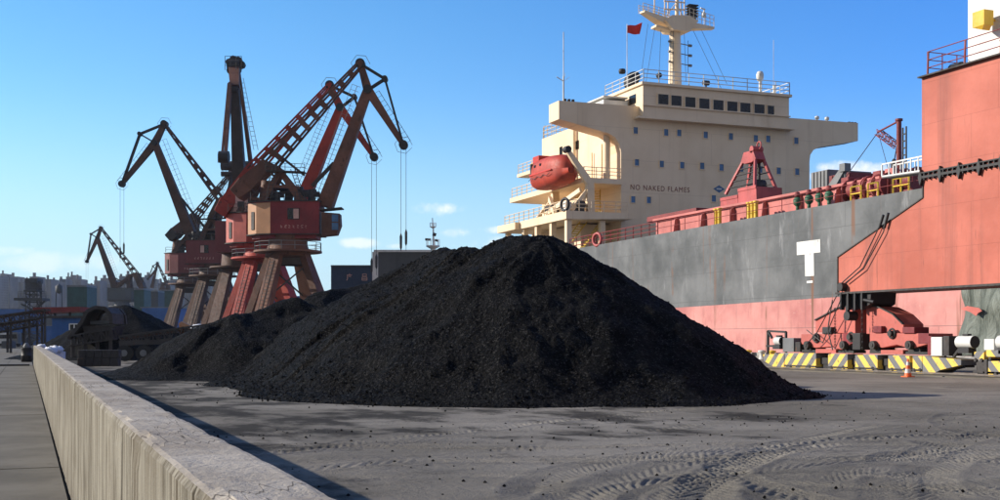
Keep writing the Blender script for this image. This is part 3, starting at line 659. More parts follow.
for dx, h in ((-2.6, 2.6), (-1.3, 2.9), (-.9, 2.2), (1.2, 2.7), (.75, 2.4)): b.tube((xm + dx, ym, zc), (xm + dx, ym, zc + h), .07, n=6)
b.beam((xm - 1.4, ym, zc + 1.3), (xm + 1.3, ym, zc + 1.5), (0, 1, 0), .14, .14); b.beam((xm - 1.4, ym, zc + 2.2), (xm + 1.3, ym, zc + 2.3), (0, 1, 0), .12, .12)
for p, q in (((xm - 1.4, ym, zc + .2), (xm, ym, zc + 2)), ((xm + 1.3, ym, zc + .3), (xm + .2, ym, zc + 2))): b.tube(p, q, .05)
b.build('antenna_frame', M['cream'], MAST)
b = MB()
for k in range(5): b.box((xm + 1.55, ym - .5, zc + .75 + k * .3), (xm + 2.75, ym + .4, zc + .88 + k * .3))
b.box((xm + 1.75, ym - .4, zc + .2), (xm + 2.5, ym + .3, zc + 2.1)); b.build('radar_unit', M['dark'], MAST)
b = MB(); b.tube((xm + 3.8, ym, zc), (xm + 3.8, ym, zc + 1.9), .05); b.lathe((xm + 3.75, ym, zc + .9), [(0, 0), (.25, 0), (.22, .35), (.05, .8), (0, .8)], 10); b.tube((xm + 3.3, ym, zc + 1.9), (xm + 3.9, ym, zc + 1.8), .09); b.build('signal_horn', M['white'], MAST)
b = MB()
for py in (44, 54, 64):
    z = zz(py); b.tube((xm - .95, ym - .3, z + .15), (xm + 1.75, ym - .3, z - .1), .055); b.tube((xm + 1.6, ym - .3, z - .1), (xm + 1.95, ym - .3, z - .1), .16); b.tube((xm - 1.0, ym - .3, z + .15), (xm - .75, ym - .3, z + .12), .14)
for px in (0, 1): pass
b.tube((xm + 1.5, ym - .3, zz(73)), (xm + 1.5, ym - .3, zz(40)), .03); b.build('signal_light', M['grey'], MAST)
b = MB(); b.ladder((xm - .75, ym - .5, zt_), (xm - .65, ym - .5, zz(30)), (1, 0, 0), .35, .03, .4); b.build('ladder', M['grey'], MAST)
b = MB()
for (pa, pb) in (((648, 24), (640, 84)), ((655, 27), (646, 82)), ((661, 28), (659, 78)), ((700, 27), (727, 84)), ((692, 28), (722, 90)), ((684, 26), (686, 82))): b.tube(onY(*pa, ym), onY(*pb, ym), .022, n=4)
b.build('halyard', M['rope'], MAST)
# radome, compass, antenna, searchlights
def rf(px, py): return onY(px, py, YW + 1.5)
p = rf(760, 92); b = MB(); b.tube((p.x, p.y, zt_ + .2), (p.x, p.y, rf(760, 80).z), .14, n=8); b.lathe((p.x, p.y, rf(760, 81).z), [(0, 0), (.3, .02), (.42, .4), (.42, .75), (.3, 1.05), (0, 1.15)], 14); b.build('radome', M['white'], WH)
p = rf(773.5, 92); b = MB(); b.tube((p.x, p.y, zt_), (p.x, p.y, rf(773, 40).z), .03, n=5); b.tube((p.x + .1, p.y, zt_), (p.x + .1, p.y, zt_ + 1.6), .16, n=8); b.build('whip_antenna', M['white'], WH)
p = onY(563.5, 100, Y0 + 1); b = MB(); b.tube((p.x, p.y, wtop), (p.x, p.y, onY(563, 76, Y0 + 1).z), .09, n=6); b.tube((p.x, p.y, onY(563, 78, Y0 + 1).z), (p.x, p.y, onY(563, 32, Y0 + 1).z), .05, n=6)
for dx, dy in ((-.8, .4), (.7, .5), (.2, .9)): b.tube((p.x, p.y, wtop + 2.3), (p.x + dx, p.y + dy * 0, wtop + 2.3 + dy), .05 if dx < 0 else .02, n=5)
b.build('whip_antenna', M['white'], SHIP)
p = rf(706, 88); b = MB(); b.tube((p.x, p.y, zt_ + .2), (p.x, p.y, zt_ + 1), .1); b.tube((p.x - .35, p.y, zt_ + 1.15), (p.x + .35, p.y, zt_ + 1.15), .28, n=10); b.build('searchlight', M['dark'], WH)
p = rf(659, 80); b = MB(); b.tube((p.x, p.y, zt_ + .2), (p.x, p.y, zt_ + 1.3), .06); b.tube((p.x, p.y - .2, zt_ + 1.5), (p.x, p.y + .2, zt_ + 1.5), .28, n=10); b.build('searchlight', M['black'], WH)
for px in (817, 827): p = onY(px, 116, Y0 + 1); b = MB(); b.tube((p.x, p.y, wtop), (p.x, p.y, wtop + .45), .12); b.lathe((p.x, p.y, wtop + .45), [(0, 0), (.25, 0), (.25, .3), (0, .42)], 10); b.build('wing_lamp', M['white'], SHIP)
for px in (565, 569, 573, 849, 852, 855): p = onY(px, 102, Y0 + .4); b = MB(); b.tube((p.x, p.y, wtop), (p.x, p.y, wtop + .3), .18, n=8); b.build('wing_fitting', M['dark'], SHIP)
# black satellite dish seen edge-on + small birds' perch lamps, left of the mast
yd = YW + 8.3; p = onY(628, 78, yd); b = MB(); b.tube((p.x, p.y, wtop + 1.3), (p.x, p.y, p.z), .12)
b.lathe((p.x + .2, p.y, p.z), [(0, .25), (.5, .12), (.95, -.2), (1.15, -.5), (1.0, -.25), (.5, .02), (0, .1)], 16, (-.85, -.4, .35)); b.lathe((p.x - .75, p.y, p.z + .7), [(0, .3), (.35, .25), (.42, 0), (.35, -.25), (0, -.3)], 12); b.build('satellite_dish', M['black'], WH)
for px, py in ((612, 84), (616.5, 84), (621, 81)): p = onY(px, py, yd); b = MB(); b.lathe((p.x, p.y, wtop + 1.38), [(0, 0), (.1, 0), (.12, .15), (.26, .3), (.2, .55), (0, .6)], 8); b.build('deck_lamp', M['black'], WH)
# flag
p = onY(627, 90, YW + 6); q = onY(627, 24, YW + 6); fl = thing('flag', 'dark red flag flying from the white staff above the bridge', 'flag', (p.x, p.y, wtop + 1.35))
b = MB(); b.tube((p.x, p.y, wtop + 1.38), q, .04, n=6); b.build('flagstaff', M['white'], fl)
b = MB(); vs = []
nx, ny = 10, 6; a0 = onY(627.5, 33.5, YW + 6); a1 = onY(640, 34.5, YW + 6); a3 = onY(627.5, 26, YW + 6); a2 = onY(641.5, 23.5, YW + 6)
for j in range(ny):
    for i in range(nx):
        u, v = i / (nx - 1), j / (ny - 1); o = a0.lerp(a1, u).lerp(a3.lerp(a2, u), v); o.y += .16 * math.sin(u * 9 + v * 2) * u; o.z += .07 * math.sin(u * 7 + 1); vs.append(o)
b.add(vs, [(j * nx + i, j * nx + i + 1, (j + 1) * nx + i + 1, (j + 1) * nx + i) for j in range(ny - 1) for i in range(nx - 1)], True); f_ = b.build('cloth', M['flagm'], fl); sm = f_.modifiers.new('s', 'SOLIDIFY'); sm.thickness = .02
# ---- lifeboat and davit
cx, cy, cz = 53.3, 118.9, 19.5
lb = thing('lifeboat', 'enclosed orange-red lifeboat hanging in its davit beside the boat deck', 'lifeboat', (cx, cy, cz - 1.7))
def boat(secs, nm, mt, z0, zs, par):
    b = MB(); n = 14; vs = []
    for (t, w, lo, hi) in secs:
        for i in range(n):
            a = math.pi * i / (n - 1); vs.append((cx - math.cos(a) * w * (abs(math.cos(a)) ** -.35 if abs(math.cos(a)) > .05 else 1), cy + t, cz + z0 + (hi if zs > 0 else -lo) * max(0, math.sin(a)) ** .7))
    fs = [(k * n + i, (k + 1) * n + i, (k + 1) * n + i + 1, k * n + i + 1) for k in range(len(secs) - 1) for i in range(n - 1)]
    if zs < 0: fs = [f[::-1] for f in fs]
    fs += [tuple(range(n)), tuple(range(len(secs) * n - 1, (len(secs) - 1) * n - 1, -1))]
    b.add(vs, fs, True); return b.build(nm, mt, par)
S = [(-4.3, .35, .5, .5), (-3.8, 1.0, 1.1, 1.2), (-2.8, 1.4, 1.45, 1.6), (-1, 1.6, 1.6, 1.75), (1.5, 1.6, 1.65, 1.75), (3.0, 1.5, 1.55, 1.65), (3.9, 1.2, 1.3, 1.35), (4.3, .7, .9, .9)]
boat([(t, w * .97, lo, hi) for t, w, lo, hi in S], 'canopy', M['lifeo'], .02, 1, lb); boat(S, 'hull', M['lifeo'], 0, -1, lb)
b = MB(); b.box((cx - 1.62, cy - 2.6, cz - .1), (cx - 1.5, cy + 3.2, cz + .1)); b.box((cx - .9, cy + 2.2, cz + 1.45), (cx + .9, cy + 3.9, cz + 2.2)); b.build('rubbing_strake', M['red'], lb, .05)
for k in range(2): b = MB(); b.box((cx - 1.56, cy + .2 + k * 1.5, cz + .75), (cx - 1.4, cy + .55 + k * 1.5, cz + 1.0)); b.build('window', M['glass'], lb)
b = MB(); b.box((cx - 1.45, cy + 3.0, cz + .1), (cx - 1.2, cy + 3.35, cz + 1.3)); b.build('hatch', M['dark'], lb)
b = MB(); b.path([(cx - 1.66, cy - 2.4 + k * .8, cz - .35 - .22 * (k % 2)) for k in range(8)], .035); b.build('grab_line', M['rope'], lb)
b = MB()
for y_ in (114.3, 123.2):
    b.beam((55.4, y_, 14.8), (55.3, y_, 18.0), (0, 1, 0), .6, .8); b.beam((55.3, y_, 17.9), (52.7, y_, 21.3), (0, 1, 0), .5, .8, .4, .45)
    b.beam((53.2, y_, 15), (55.2, y_, 17.4), (0, 1, 0), .3, .4)
b.beam((XH + .3, 119.5, 14.8), (XH + 2.4, 114.6, 17.2), (1, 0, 0), .35, .5); b.beam((XH + .3, 116.5, 14.8), (XH + 2.4, 122.6, 17.2), (1, 0, 0), .35, .5); b.beam((55.2, 114.3, 16.4), (55.2, 123.2, 16.4), (1, 0, 0), .3, .4)
DV = b.build('davit', M['cream'], SHIP)
b = MB(); b.tube((52.7, 114.5, 21.2), (cx, cy - 3.3, cz + 1.4), .06); b.tube((52.7, 123, 21.2), (cx, cy + 3.3, cz + 1.4), .06); b.build('fall', M['rope'], DV)
b = MB(); b.tube((52.7, 113.9, 21.35), (52.7, 114.7, 21.35), .36, n=10); b.build('sheave', M['black'], DV)
b = MB(); b.tube((XH + 2.2, 113.9, 15.6), (XH + 2.2, 115.2, 15.6), .5, n=12); b.box((XH + 1.9, 113.8, 14.8), (XH + 2.5, 115.3, 15.3)); b.build('winch', M['dark'], DV)
for lo_, hi_ in (((XH + .8, 118.5, 14.8), (XH + 1.7, 120.5, 16)), ((XH + .6, 114.4, 14.8), (XH + 1.3, 115.2, 15.9))): b = MB(); b.box(lo_, hi_); b.build('deck_box', M['white' if lo_[1] < 116 else 'dark'], SHIP, .04)
for n_, (px, py, X_, rr, mt, lab) in enumerate(((576, 205, XH + 1.3, .62, 'black', 'black and white lifebuoy hung on the boat deck railing'), (597, 239.5, XH, .6, 'grabred', 'pink-red lifebuoy hung on the main deck railing near the stairs'))):
    p = onX(px, py, X_); p.x = (XH + .02) if n_ else XH + .02; b = MB(); b.ring((p.x, p.y, p.z), rr, .15, (1, .25, 0)); single(b, 'lifebuoy', M[mt], lab, 'lifebuoy', tuple(p))
# crew on the poop deck: one figure leaning at the rail
# ---- deck: coaming, railing, hatch covers, grab etc.
b = MB(); b.rail([(XH + .2, 112.5, deckz(112)), (XH + .2, 94, deckz(94))], 1.15, .055, 1.5, 3); b.rail([(XH + .2, 94, deckz(94)), (XH + .2, 54, deckz(54))], 1.15, .03, 2.4, 2); b.build('deck_railing', M['deckred'], SHIP)
def Yon(px, X): d = K * X / (px - VX); return (d - X * s_) / c_
ya, yb = Yon(812, 54.4), Yon(656, 54.4)
b = MB(); b.box((54.4, ya - 8, 10.6), (54.7, yb, 12.55)); COA = b.build('hatch_coaming', M['hatch'], SHIP)
b = MB(); y = ya - 8
while y < yb: b.prism([(54.4, y, 10.7), (54.4, y, 12.4), (54.0, y, 12.2), (53.8, y, 10.7)], (0, .12, 0)); y += 4.6
b.box((54.05, ya - 8, 12.42), (54.9, yb, 12.6)); b.build('stiffeners', M['hatch'], COA)
for (p0, p1) in ((656, 706),):
    u0, u1 = Yon(p1, 56), Yon(p0, 56); b = MB(); b.box((55, u0, 12.6), (70, u1, 13.1)); b.build('hatch_cover', M['deckred'], SHIP, .05)
for px, cl in ((716, 'yellow'), (719.5, 'yellow'), (749, 'yellow'), (752.5, 'yellow'), (756, 'yellow')):
    y = Yon(px, XH + .6); b = MB(); b.tube((XH + .6, y, deckz(y)), (XH + .6, y, deckz(y) + 1.25), .17, n=10); b.tube((XH + .6, y, deckz(y) + 1.25), (XH + .6, y, deckz(y) + 1.37), .24, n=10); b.build('bitt', M[cl], SHIP)
# vents with green caps
for px in (797.5, 809, 819.5, 829):
    y = Yon(px, XH + 1); b = MB(); z = deckz(y); b.tube((XH + 1, y, z), (XH + 1, y, z + .6), .13, n=8); b.lathe((XH + 1, y, z + .45), [(.13, 0), (.3, .15), (.32, .5), (.2, .65), (0, .7)], 12); V_ = b.build('vent', M['green'], SHIP)
    b = MB(); b.lathe((XH + 1, y, z + 1.14), [(.2, 0), (.25, .08), (.15, .35), (0, .4)], 10); b.build('cap', M['deckred'], V_)
# stacked deck stores at right of the accommodation
for (p0, p1, X_, top) in ((811, 828, 70, 171), (829, 850, 69, 174), (851, 872, 67, 181)):
    u0, u1 = Yon(p1, X_), Yon(p0, X_); z = onX((p0 + p1) / 2, top, X_).z; b = MB(); b.box((X_, u0, 11), (X_ + 5, u1, z))
    for k in range(5): b.box((X_ - .1, u0 + (u1 - u0) * k / 5, 11), (X_ - .003, u0 + (u1 - u0) * k / 5 + .15, z - .05))
    b.build('deck_store', M['deckred' if p0 > 820 else 'grey'], SHIP, .04)
p = onX(833, 188, 62); q = onX(845, 168, 62); b = MB(); b.beam((62, p.y, 10.9), p, (1, 0, 0), .6, .8); b.beam(p, q, (1, 0, 0), .5, .8, .4, .5); b.tube(q, (q.x, q.y, q.z - 1.6), .06); b.box((q.x - .3, q.y - .35, q.z - .3), (q.x + .3, q.y + .35, q.z + .35)); b.build('provision_davit', M['grey'], SHIP)
# winches and yellow frames toward the gangway
for (px, cl) in ((856, 'deckred'), (866, 'deckred'), (874, 'hatch'), (884, 'deckred'), (912, 'deckred')):
    y = Yon(px, 54.5); z = deckz(y); b = MB(); b.tube((54.5, y - .5, z + 1.1), (54.5, y + .5, z + 1.1), .62, n=14); b.tube((54.5, y - .62, z + 1.1), (54.5, y - .5, z + 1.1), .85, n=14); b.tube((54.5, y + .5, z + 1.1), (54.5, y + .62, z + 1.1), .85, n=14); b.box((54.1, y - .6, z), (55.1, y + .6, z + .5)); b.build('winch', M[cl], SHIP)
for (p0, p1) in ((851, 861), (868, 878), (893, 909)):
    u0, u1 = Yon(p1, XH + .5), Yon(p0, XH + .5); z = deckz(u0); b = MB(); b.rail([(XH + .5, u0, z), (XH + .5, u1, z)], 1.0, .07, .9, 2); b.build('yellow_frame', M['yellow'], SHIP)
b = MB(); b.box((56.3, Yon(925, 56), 10.9), (56.6, Yon(845, 56), 12.9)); b.build('hatch_coaming', M['deckred'], SHIP)
for k, px in enumerate((880, 892, 848)):
    y = Yon(px, 54.8); b = MB(); b.box((54.5, y - .4, deckz(y)), (55.2, y + .4, deckz(y) + 2.2)); b.build('locker', M['hatch' if k % 2 else 'deckred'], SHIP, .03)
# hose-handling derrick
p0, p1 = onX(899, 193, 56), onX(899, 121, 56); b = MB(); b.tube((56, p1.y, 10.9), p1, .2, .17, n=10); b.tube(p1, p1 + UP * .15, .26, n=10); b.tube((56, p1.y, 10.9), (56, p1.y, 12.2), .5, .35, n=10); DK = b.build('derrick', M['deckred'], SHIP)
e = onX(878, 132, 56); g = onX(897, 146, 56); b = MB(); b.lattice(e, g, (1, 0, 0), .4, .4, .03, 6); b.tube(e, p1, .07); b.build('jib', M['deckred'], DK)
b = MB(); b.tube(e, onX(845, 178, 56), .03); b.tube(e, onX(889, 172, 56), .02); b.tube(g, onX(894, 162, 56), .04); h_ = onX(894, 162, 56); b.lathe(tuple(h_), [(0, -.7), (.2, -.5), (.25, -.1), (.1, .2), (0, .25)], 8); b.build('cable', M['rope'], DK)
b = MB(); b.ladder(onX(904.5, 190, 55.6), onX(904.5, 127, 55.6), (.3, 1, 0), .55, .06, .45); b.build('ladder', M['dark'], DK)
# gangway
gw = thing('gangway', 'white aluminium gangway slung at the ship side next to the salmon crane', 'gangway', tuple(onX(882, 178, 50.5)))
b = MB(); g0, g1, g2, g3 = onX(882, 176.5, 50.5), onX(926, 170, 50.5), onX(926, 155.5, 50.5), onX(882, 164.5, 50.5)
for off in (0, .9):
    o = Vector((off, 0, 0))
    for a, c in ((g0, g1), (g1, g2), (g2, g3), (g3, g0)): b.beam(a + o, c + o, (1, 0, 0), .07, .09)
    for k in range(1, 6): b.beam(g0.lerp(g1, k / 6) + o, g3.lerp(g2, k / 6) + o, (1, 0, 0), .06, .07)
b.build('truss', M['white'], gw); b = MB(); b.prism([g0, g1, g1 + Vector((.9, 0, 0)), g0 + Vector((.9, 0, 0))], (0, 0, -.1)); b.build('walkway', M['grey'], gw)
# grab
gx = 56.5; gp = lambda px, py, dx=0: onX(px, py, gx) + Vector((dx, 0, 0))
yc = Yon(747, gx); zc0 = 11.5; W_, D_ = 3.1, 2.2; top = onX(755, 148, gx).z
gr = thing('clamshell_grab', 'big red clamshell grab with ladder arms parked on the hatch cover', 'grab', (gx + 1, yc, 12.6))
def scoop(sg):
    b = MB(); y1 = yc + sg * .02; y2 = yc + sg * 2.7; T = zc0 + 2.6 - (.5 if sg > 0 else 0)
    prof = [(y1, T), (y2, T - .1), (y2 + sg * .1, T - 1.6), (yc + sg * 1.8, zc0 - .45), (y1, zc0 - .5)]
    for x in (gx - .9, gx + 1.5): b.prism([(x, a, z) for a, z in prof], (.12, 0, 0))
    for (a, c) in zip(prof[1:], prof[2:]): b.prism([(gx - .8, a[0], a[1]), (gx - .8, c[0], c[1]), (gx + 1.6, c[0], c[1]), (gx + 1.6, a[0], a[1])], (0, -sg * .12, .02))
    b.box((gx - .95, min(y1, y2), T - .25), (gx - .85 + .02, max(y1, y2), T + .02))
    return b.build('scoop', M['grabred'], gr, .03)
scoop(1); scoop(-1)
b = MB(); b.prism([(gx + .1, yc - 1.15, top - .9), (gx + .1, yc - .7, top - .1), (gx + .1, yc + .7, top - .1), (gx + .1, yc + 1.15, top - .9), (gx + .1, yc + .5, top - 1.1), (gx + .1, yc - .5, top - 1.1)], (1.0, 0, 0)); b.tube((gx + .1, yc - .5, top), (gx + 1.1, yc - .5, top), .3, n=10); b.ring((gx + .6, yc - .9, top + .3), .3, .07, (1, 0, 0)); b.build('crown', M['grabred'], gr, .05)
for sx, sy in ((0, 1), (0, -1), (1, 1), (1, -1)):
    b = MB(); x0, x1 = (gx - .7, gx + .2) if not sx else (gx + 1.4, gx + 1.0); b.beam((x1, yc + sy * .95, top - .9), (x0, yc + sy * 2.2, zc0 + 2.4), (1, 0, 0), .2, .24); b.build('arm', M['grabred'], gr)
b = MB()
for k in range(1, 5):
    t_ = k / 5; z = top - 1 - (top - 1 - zc0 - 2.4) * t_; h = .95 + 1.25 * t_; b.tube((gx + .2 - .9 * t_, yc - h, z), (gx + .2 - .9 * t_, yc + h, z), .06); b.tube((gx + 1.0 + .4 * t_, yc - h, z), (gx + 1.0 + .4 * t_, yc + h, z), .05)
b.tube((gx + 1, yc - .3, top - 1), (gx + 1, yc - .3, zc0 + 1.2), .12); b.tube((gx + 1, yc + .4, top - 1), (gx + 1, yc + .4, zc0 + 1.2), .12); b.tube((gx + .4, yc, zc0 + 2.9), (gx + 1.6, yc, zc0 + 2.9), .6, n=12); b.build('rungs_and_sheaves', M['dark'], gr)
# funnel behind the accommodation (mostly hidden)
b = MB(); b.box((66, 140, 10.5), (74, 148, 25)); b.build('funnel', M['cream'], SHIP, .4)
# tarpaulin hung over the quayside at right
b = MB(); vs = []; nx, nz = 40, 26; y1, y2 = Yon(956, 51.0), 40.
rn = random.Random(3)
for j in range(nz):
    for i in range(nx):
        u, v = i / (nx - 1), j / (nz - 1); y = y1 + (y2 - y1) * u; z = .5 + 4.2 * v; x = 51.75 - .25 * (1 - v) + .10 * math.sin(u * 23 + 3 * math.sin(v * 4)) + .07 * math.sin(u * 51 + v * 9) - .12 * math.sin(v * 9 + u * 6)
        vs.append((x - .2, y + .35 * (1 - v) * math.sin(v * 7) , z))
b.add(vs, [(j * nx + i, j * nx + i + 1, (j + 1) * nx + i + 1, (j + 1) * nx + i) for j in range(nz - 1) for i in range(nx - 1)], True)
tp = single(b, 'tarpaulin', M['tarp'], 'grey-green wrinkled tarpaulin hung over the hull at the right edge', 'tarpaulin', (51.4, 50, .5)); sm = tp.modifiers.new('s', 'SOLIDIFY'); sm.thickness = .03
b = MB(); q_ = [onX(a, c, 51.05) for a, c in ((961, 309), (967, 306), (979, 308), (982, 311), (978, 313), (976, 316), (970, 312))]; b.prism(q_, (.03, 0, 0)); o = b.build('torn_patch', M['pinkred']); o.parent = tp; o.location = -Vector((51.4, 50, .5)); o['label'] = 'faded red torn patch'

# ------------------------------------------------------------------ salmon gantry crane at right
XG0 = XG
GC = thing('gantry_crane', 'huge salmon-orange box-girder gantry crane on striped rail bogies at the right edge', 'crane', tuple(Vector((XG0, 33, 0))))
def gp_(px, py, dx=0):
    p = onX(px, py, XG0); p.x += dx; return p
def lin_y(px0, py0, px): return HZ - (HZ - py0) * (px - VX) / (px0 - VX)
PR = 1330
b = MB(); b.prism([gp_(838, 293), gp_(838, 257), gp_(884, 216.5), gp_(923.5, 197), gp_(923.5, 181), gp_(PR, lin_y(923.5, 181, PR)), gp_(PR, lin_y(838, 293, PR))] if False else [gp_(838, 293), gp_(838, 257), gp_(923.5, 197.5), gp_(923.5, 179.5), gp_(PR, lin_y(922, 179.5, PR)), gp_(PR, lin_y(838, 293, PR))], (3.0, 0, 0)); b.build('lower_girder', M['orange'], GC, .03)
b = MB(); b.prism([gp_(921.5, 176.5), gp_(921.5, 78), gp_(1250, lin_y(921.5, 78, 1250)), gp_(1250, lin_y(921.5, 176.5, 1250))], (3.4, 0, 0)); b.build('upper_box', M['orange'], GC, .03)
b = MB()
a, c = gp_(921, 178, -.03), gp_(1250, lin_y(921, 178, 1250), -.03); b.beam(a, c, (1, 0, 0), .22, .10); b.beam(gp_(921, 173.5, -.05), gp_(1250, lin_y(921, 173.5, 1250), -.05), (1, 0, 0), .16, .05)
y = a.y
while y > c.y: b.box((XG0 - .12, y - .05, a.z - .13), (XG0 - .004, y, a.z + .16)); y -= .28
for px in (922.5, 942, 961, 981, 1003, 1030): p = gp_(px, lin_y(921, 178, px)); b.prism([(XG0 - .15, p.y, p.z + .34), (XG0 - .15, p.y + .12, p.z), (XG0 - .15, p.y, p.z - .34), (XG0 - .15, p.y - .12, p.z)], (.14, 0, 0))
b.build('bolted_flange', M['black'], GC)
b = MB(); E = [(838, 293.3), (838, 257), (923.2, 197.5), (923.2, 180)]
for a, c in zip(E, E[1:]): b.beam(gp_(*a, -.02), gp_(*c, -.02), (1, 0, 0), .05, .05)
b.beam(gp_(838, 293.5, -.06), gp_(PR, lin_y(838, 293.5, PR), -.06), (1, 0, 0), .2, .09); b.beam(gp_(921, 78, -.08), gp_(1250, lin_y(921, 78, 1250), -.08), (1, 0, 0), .24, .06); b.build('edge_flange', M['dark'], GC)
# railing + platform gear on top
tz = gp_(921.5, 77).z; ty = gp_(926, 77).y; b = MB()
for k, pxx in enumerate((926, 963, 999, 1040, 1090)):
    y = gp_(pxx, 60).y; b.beam((XG0 + .08, y, tz), (XG0 + .08, y - .05, tz + 1.0), (1, 0, 0), .06, .06)
ye = gp_(1150, 60).y
for h in (.33, .66, 1.0): b.tube((XG0 + .08, ty, tz + h), (XG0 + .08, ye, tz + h), .022)
b.rail([(XG0 + .08, ty, tz), (XG0 + 3.2, ty, tz)], 1.0, .025, .8); b.build('top_railing', M['deckred'], GC)
b = MB(); b.tube((XG0 + 1, ty - .4, tz + .25), (XG0 + 1, ty - 1.0, tz + .25), .22, n=10); b.box((XG0 + .8, ty - 1.3, tz), (XG0 + 1.5, ty - .4, tz + .12)); b.build('winch', M['black'], GC)
pc = onX(966, 60, XG0 + 2.0); b = MB(); b.box((XG0 + 2.0, 26.5, tz), (XG0 + 4.6, onX(968, 60, XG0 + 2.0).y, tz + 9)); b.build('column', M['white'], GC)
p = onX(983, 19, XG0 + 1.4); b = MB(); b.box((p.x - .25, p.y - .32, p.z - .32), (p.x + .25, p.y + .32, p.z + .3)); b.prism([(p.x - .25, p.y - .32, p.z - .32), (p.x - .25, p.y + .3, p.z - .32), (p.x - .15, p.y - .1, p.z - .48)], (.4, 0, 0)); b.beam(p, (p.x + .7, p.y, p.z), (0, 0, 1), .1, .1); b.build('floodlight', M['yellow'], GC)
# hanging cables on the face
b = MB(); b.path([gp_(886, 215, -.12), gp_(879, 232, -.12), gp_(862, 267, -.12), gp_(843, 284, -.12), gp_(840, 296, -.12)], .028); b.path([gp_(891, 213, -.14), gp_(886, 232, -.14), gp_(866, 269, -.14), gp_(848, 283, -.14)], .028)
for a, c in (((886, 215), (882, 228)), ((891, 213), (887, 228))): b.tube(gp_(*a, -.14), gp_(*c, -.14), .06)
b.tube(gp_(845, 287, -.3), gp_(845, 287, .1), .2, n=10); b.path([gp_(836, 300, -.2), gp_(833, 330, -.3), gp_(838, 350, -.3)], .03); b.path([gp_(842, 296, -.3), gp_(822, 333, -.3), gp_(812, 344, -.3)], .025); b.path([gp_(846, 300, -.3), gp_(828, 343, -.3), gp_(812, 330, -.3)], .025); b.build('cable', M['black'], GC)
# coupling block under the beam
b = MB(); b.prism([gp_(839, 294), gp_(871, 292), gp_(870, 304), gp_(864, 308), (gp_(856, 309)), gp_(843, 307)], (1.4, 0, 0))
for k in range(4): b.beam(gp_(844 + k * 7, 293, -.1), gp_(844 + k * 7, 310, -.1), (1, 0, 0), .2, .1)
b.tube(gp_(850, 316, -.2), gp_(850, 316, .3), .22, n=12); b.tube(gp_(849, 306, -.1), gp_(850, 316, -.1), .1); b.tube(gp_(866, 300, -.1), gp_(876, 302, -.1), .08); b.build('hinge_block', M['black'], GC)
def bog(px, py, dx=0): return gp_(px, py, dx)
for pts in ([(809.5, 320), (832, 308), (838, 305.5), (849, 306), (849, 334), (809.5, 332)], [(860, 305.5), (873, 307), (887, 314), (897, 324), (897, 333), (860, 334)]):
    b = MB(); b.prism([bog(*q, .35) for q in pts], (1.1, 0, 0)); b.build('main_equalizer', M['pinkred'], GC, .03)
    b = MB(); a = [bog(*q, .33) for q in pts]
    for i in range(3): b.beam(a[i], a[i + 1], (1, 0, 0), .12, .05)
    b.build('edge_plate', M['dark'], GC)
for pts in ([(797.5, 334), (850, 333.5), (850, 342), (838, 350), (826, 347), (812, 348), (797.5, 344)], [(866, 333), (925, 333.5), (925, 344), (907, 349), (893, 345), (878, 348), (866, 343)]):
    b = MB(); b.prism([bog(*q, .2) for q in pts], (1.3, 0, 0)); b.build('lower_equalizer', M['pinkred'], GC, .03)
    x0, x1 = pts[0][0], pts[1][0]
    b = MB(); b.prism([bog(x1 - 10, 333.2, .17), bog(x1 + .4, 333.2, .17), bog(x1 + .4, 343.5, .17), bog(x1 - 10, 343.5, .17)], (.02, 0, 0)); b.build('end_plate', M['maroon'], GC)
for (px, py) in ((813.5, 338), (889, 333.5), (848, 337)): b = MB(); b.tube(bog(px, py, .0), bog(px, py, .25), .13, n=12); b.ring(bog(px, py, .16), .2, .05, (1, 0, 0)); b.build('pin', M['dark'], GC)
for px in (836, 863): # hanging chains
    b = MB()
    for k in range(14): b.ring(bog(px, 309 + k * 3.0, -.05), .045, .018, (1, 0, 0) if k % 2 else (0, 1, 0), 8, 4)
    b.build('chain', M['black'], GC)
for (x0, x1) in ((797, 808), (836, 846), (864, 876), (902, 915)):
    b = MB(); b.prism([bog(x0, 353, .3), bog(x0 + 2, 344, .3), bog(x1 - 2, 344, .3), bog(x1, 353, .3)], (.8, 0, 0)); b.tube(bog((x0 + x1) / 2, 347, .2), bog((x0 + x1) / 2, 347, .35), .12, n=12); b.build('axle_bracket', M['dark'], GC)
def shade(x0, x1, t0, t1, b0, b1, mt):
    b = MB(); b.prism([bog(x0, b0), bog(x0, t0), bog(x1, t1), bog(x1, b1)], (.9, 0, 0)); W1 = b.build('wheel_guard', M[mt], GC, .02)
    for t_ in (.2, .8): px = x0 + (x1 - x0) * t_; b = MB(); b.tube(bog(px, (t0 + b0) / 2 + 5, -.06), bog(px, (t0 + b0) / 2 + 5, 0), .07, n=8); b.build('bolt', M['dark'], W1)
    b = MB(); b.box((XG0 - .05, bog(x1, b0).y, .16), (XG0 - .004, bog(x0, b0).y, .22)); b.build('skirt', M['dark'], W1)
yb_ = lambda px: lin_y(780, 368.6, px)
for (x0, x1, t0, t1, mt) in ((784.5, 816, 353.5, 353, 'st1'), (828, 847.5, 354, 354, 'st1'), (855, 877.5, 355, 355, 'st2'), (888, 909.5, 355.5, 356, 'st2'), (912.5, 922, 356, 356, 'st2')): shade(x0, x1, t0, t1, yb_(x0), yb_(x1), mt)
b = MB(); b.prism([bog(763, 354.5), bog(784, 353.5), bog(784, yb_(784)), bog(777, yb_(784)), bog(764, 361)], (.9, 0, 0)); b.build('end_guard', M['st1'], GC)
b = MB(); b.prism([bog(922.5, 356), bog(961, 359.5), bog(961, 365), bog(940, 370), bog(932, yb_(930)), bog(922.5, yb_(922))], (.9, 0, 0)); b.build('end_guard', M['st2'], GC)
b = MB(); b.prism([bog(816, 356), bog(828, 356), bog(828, 368), bog(816, 367)], (.6, 0, 0)) if False else None
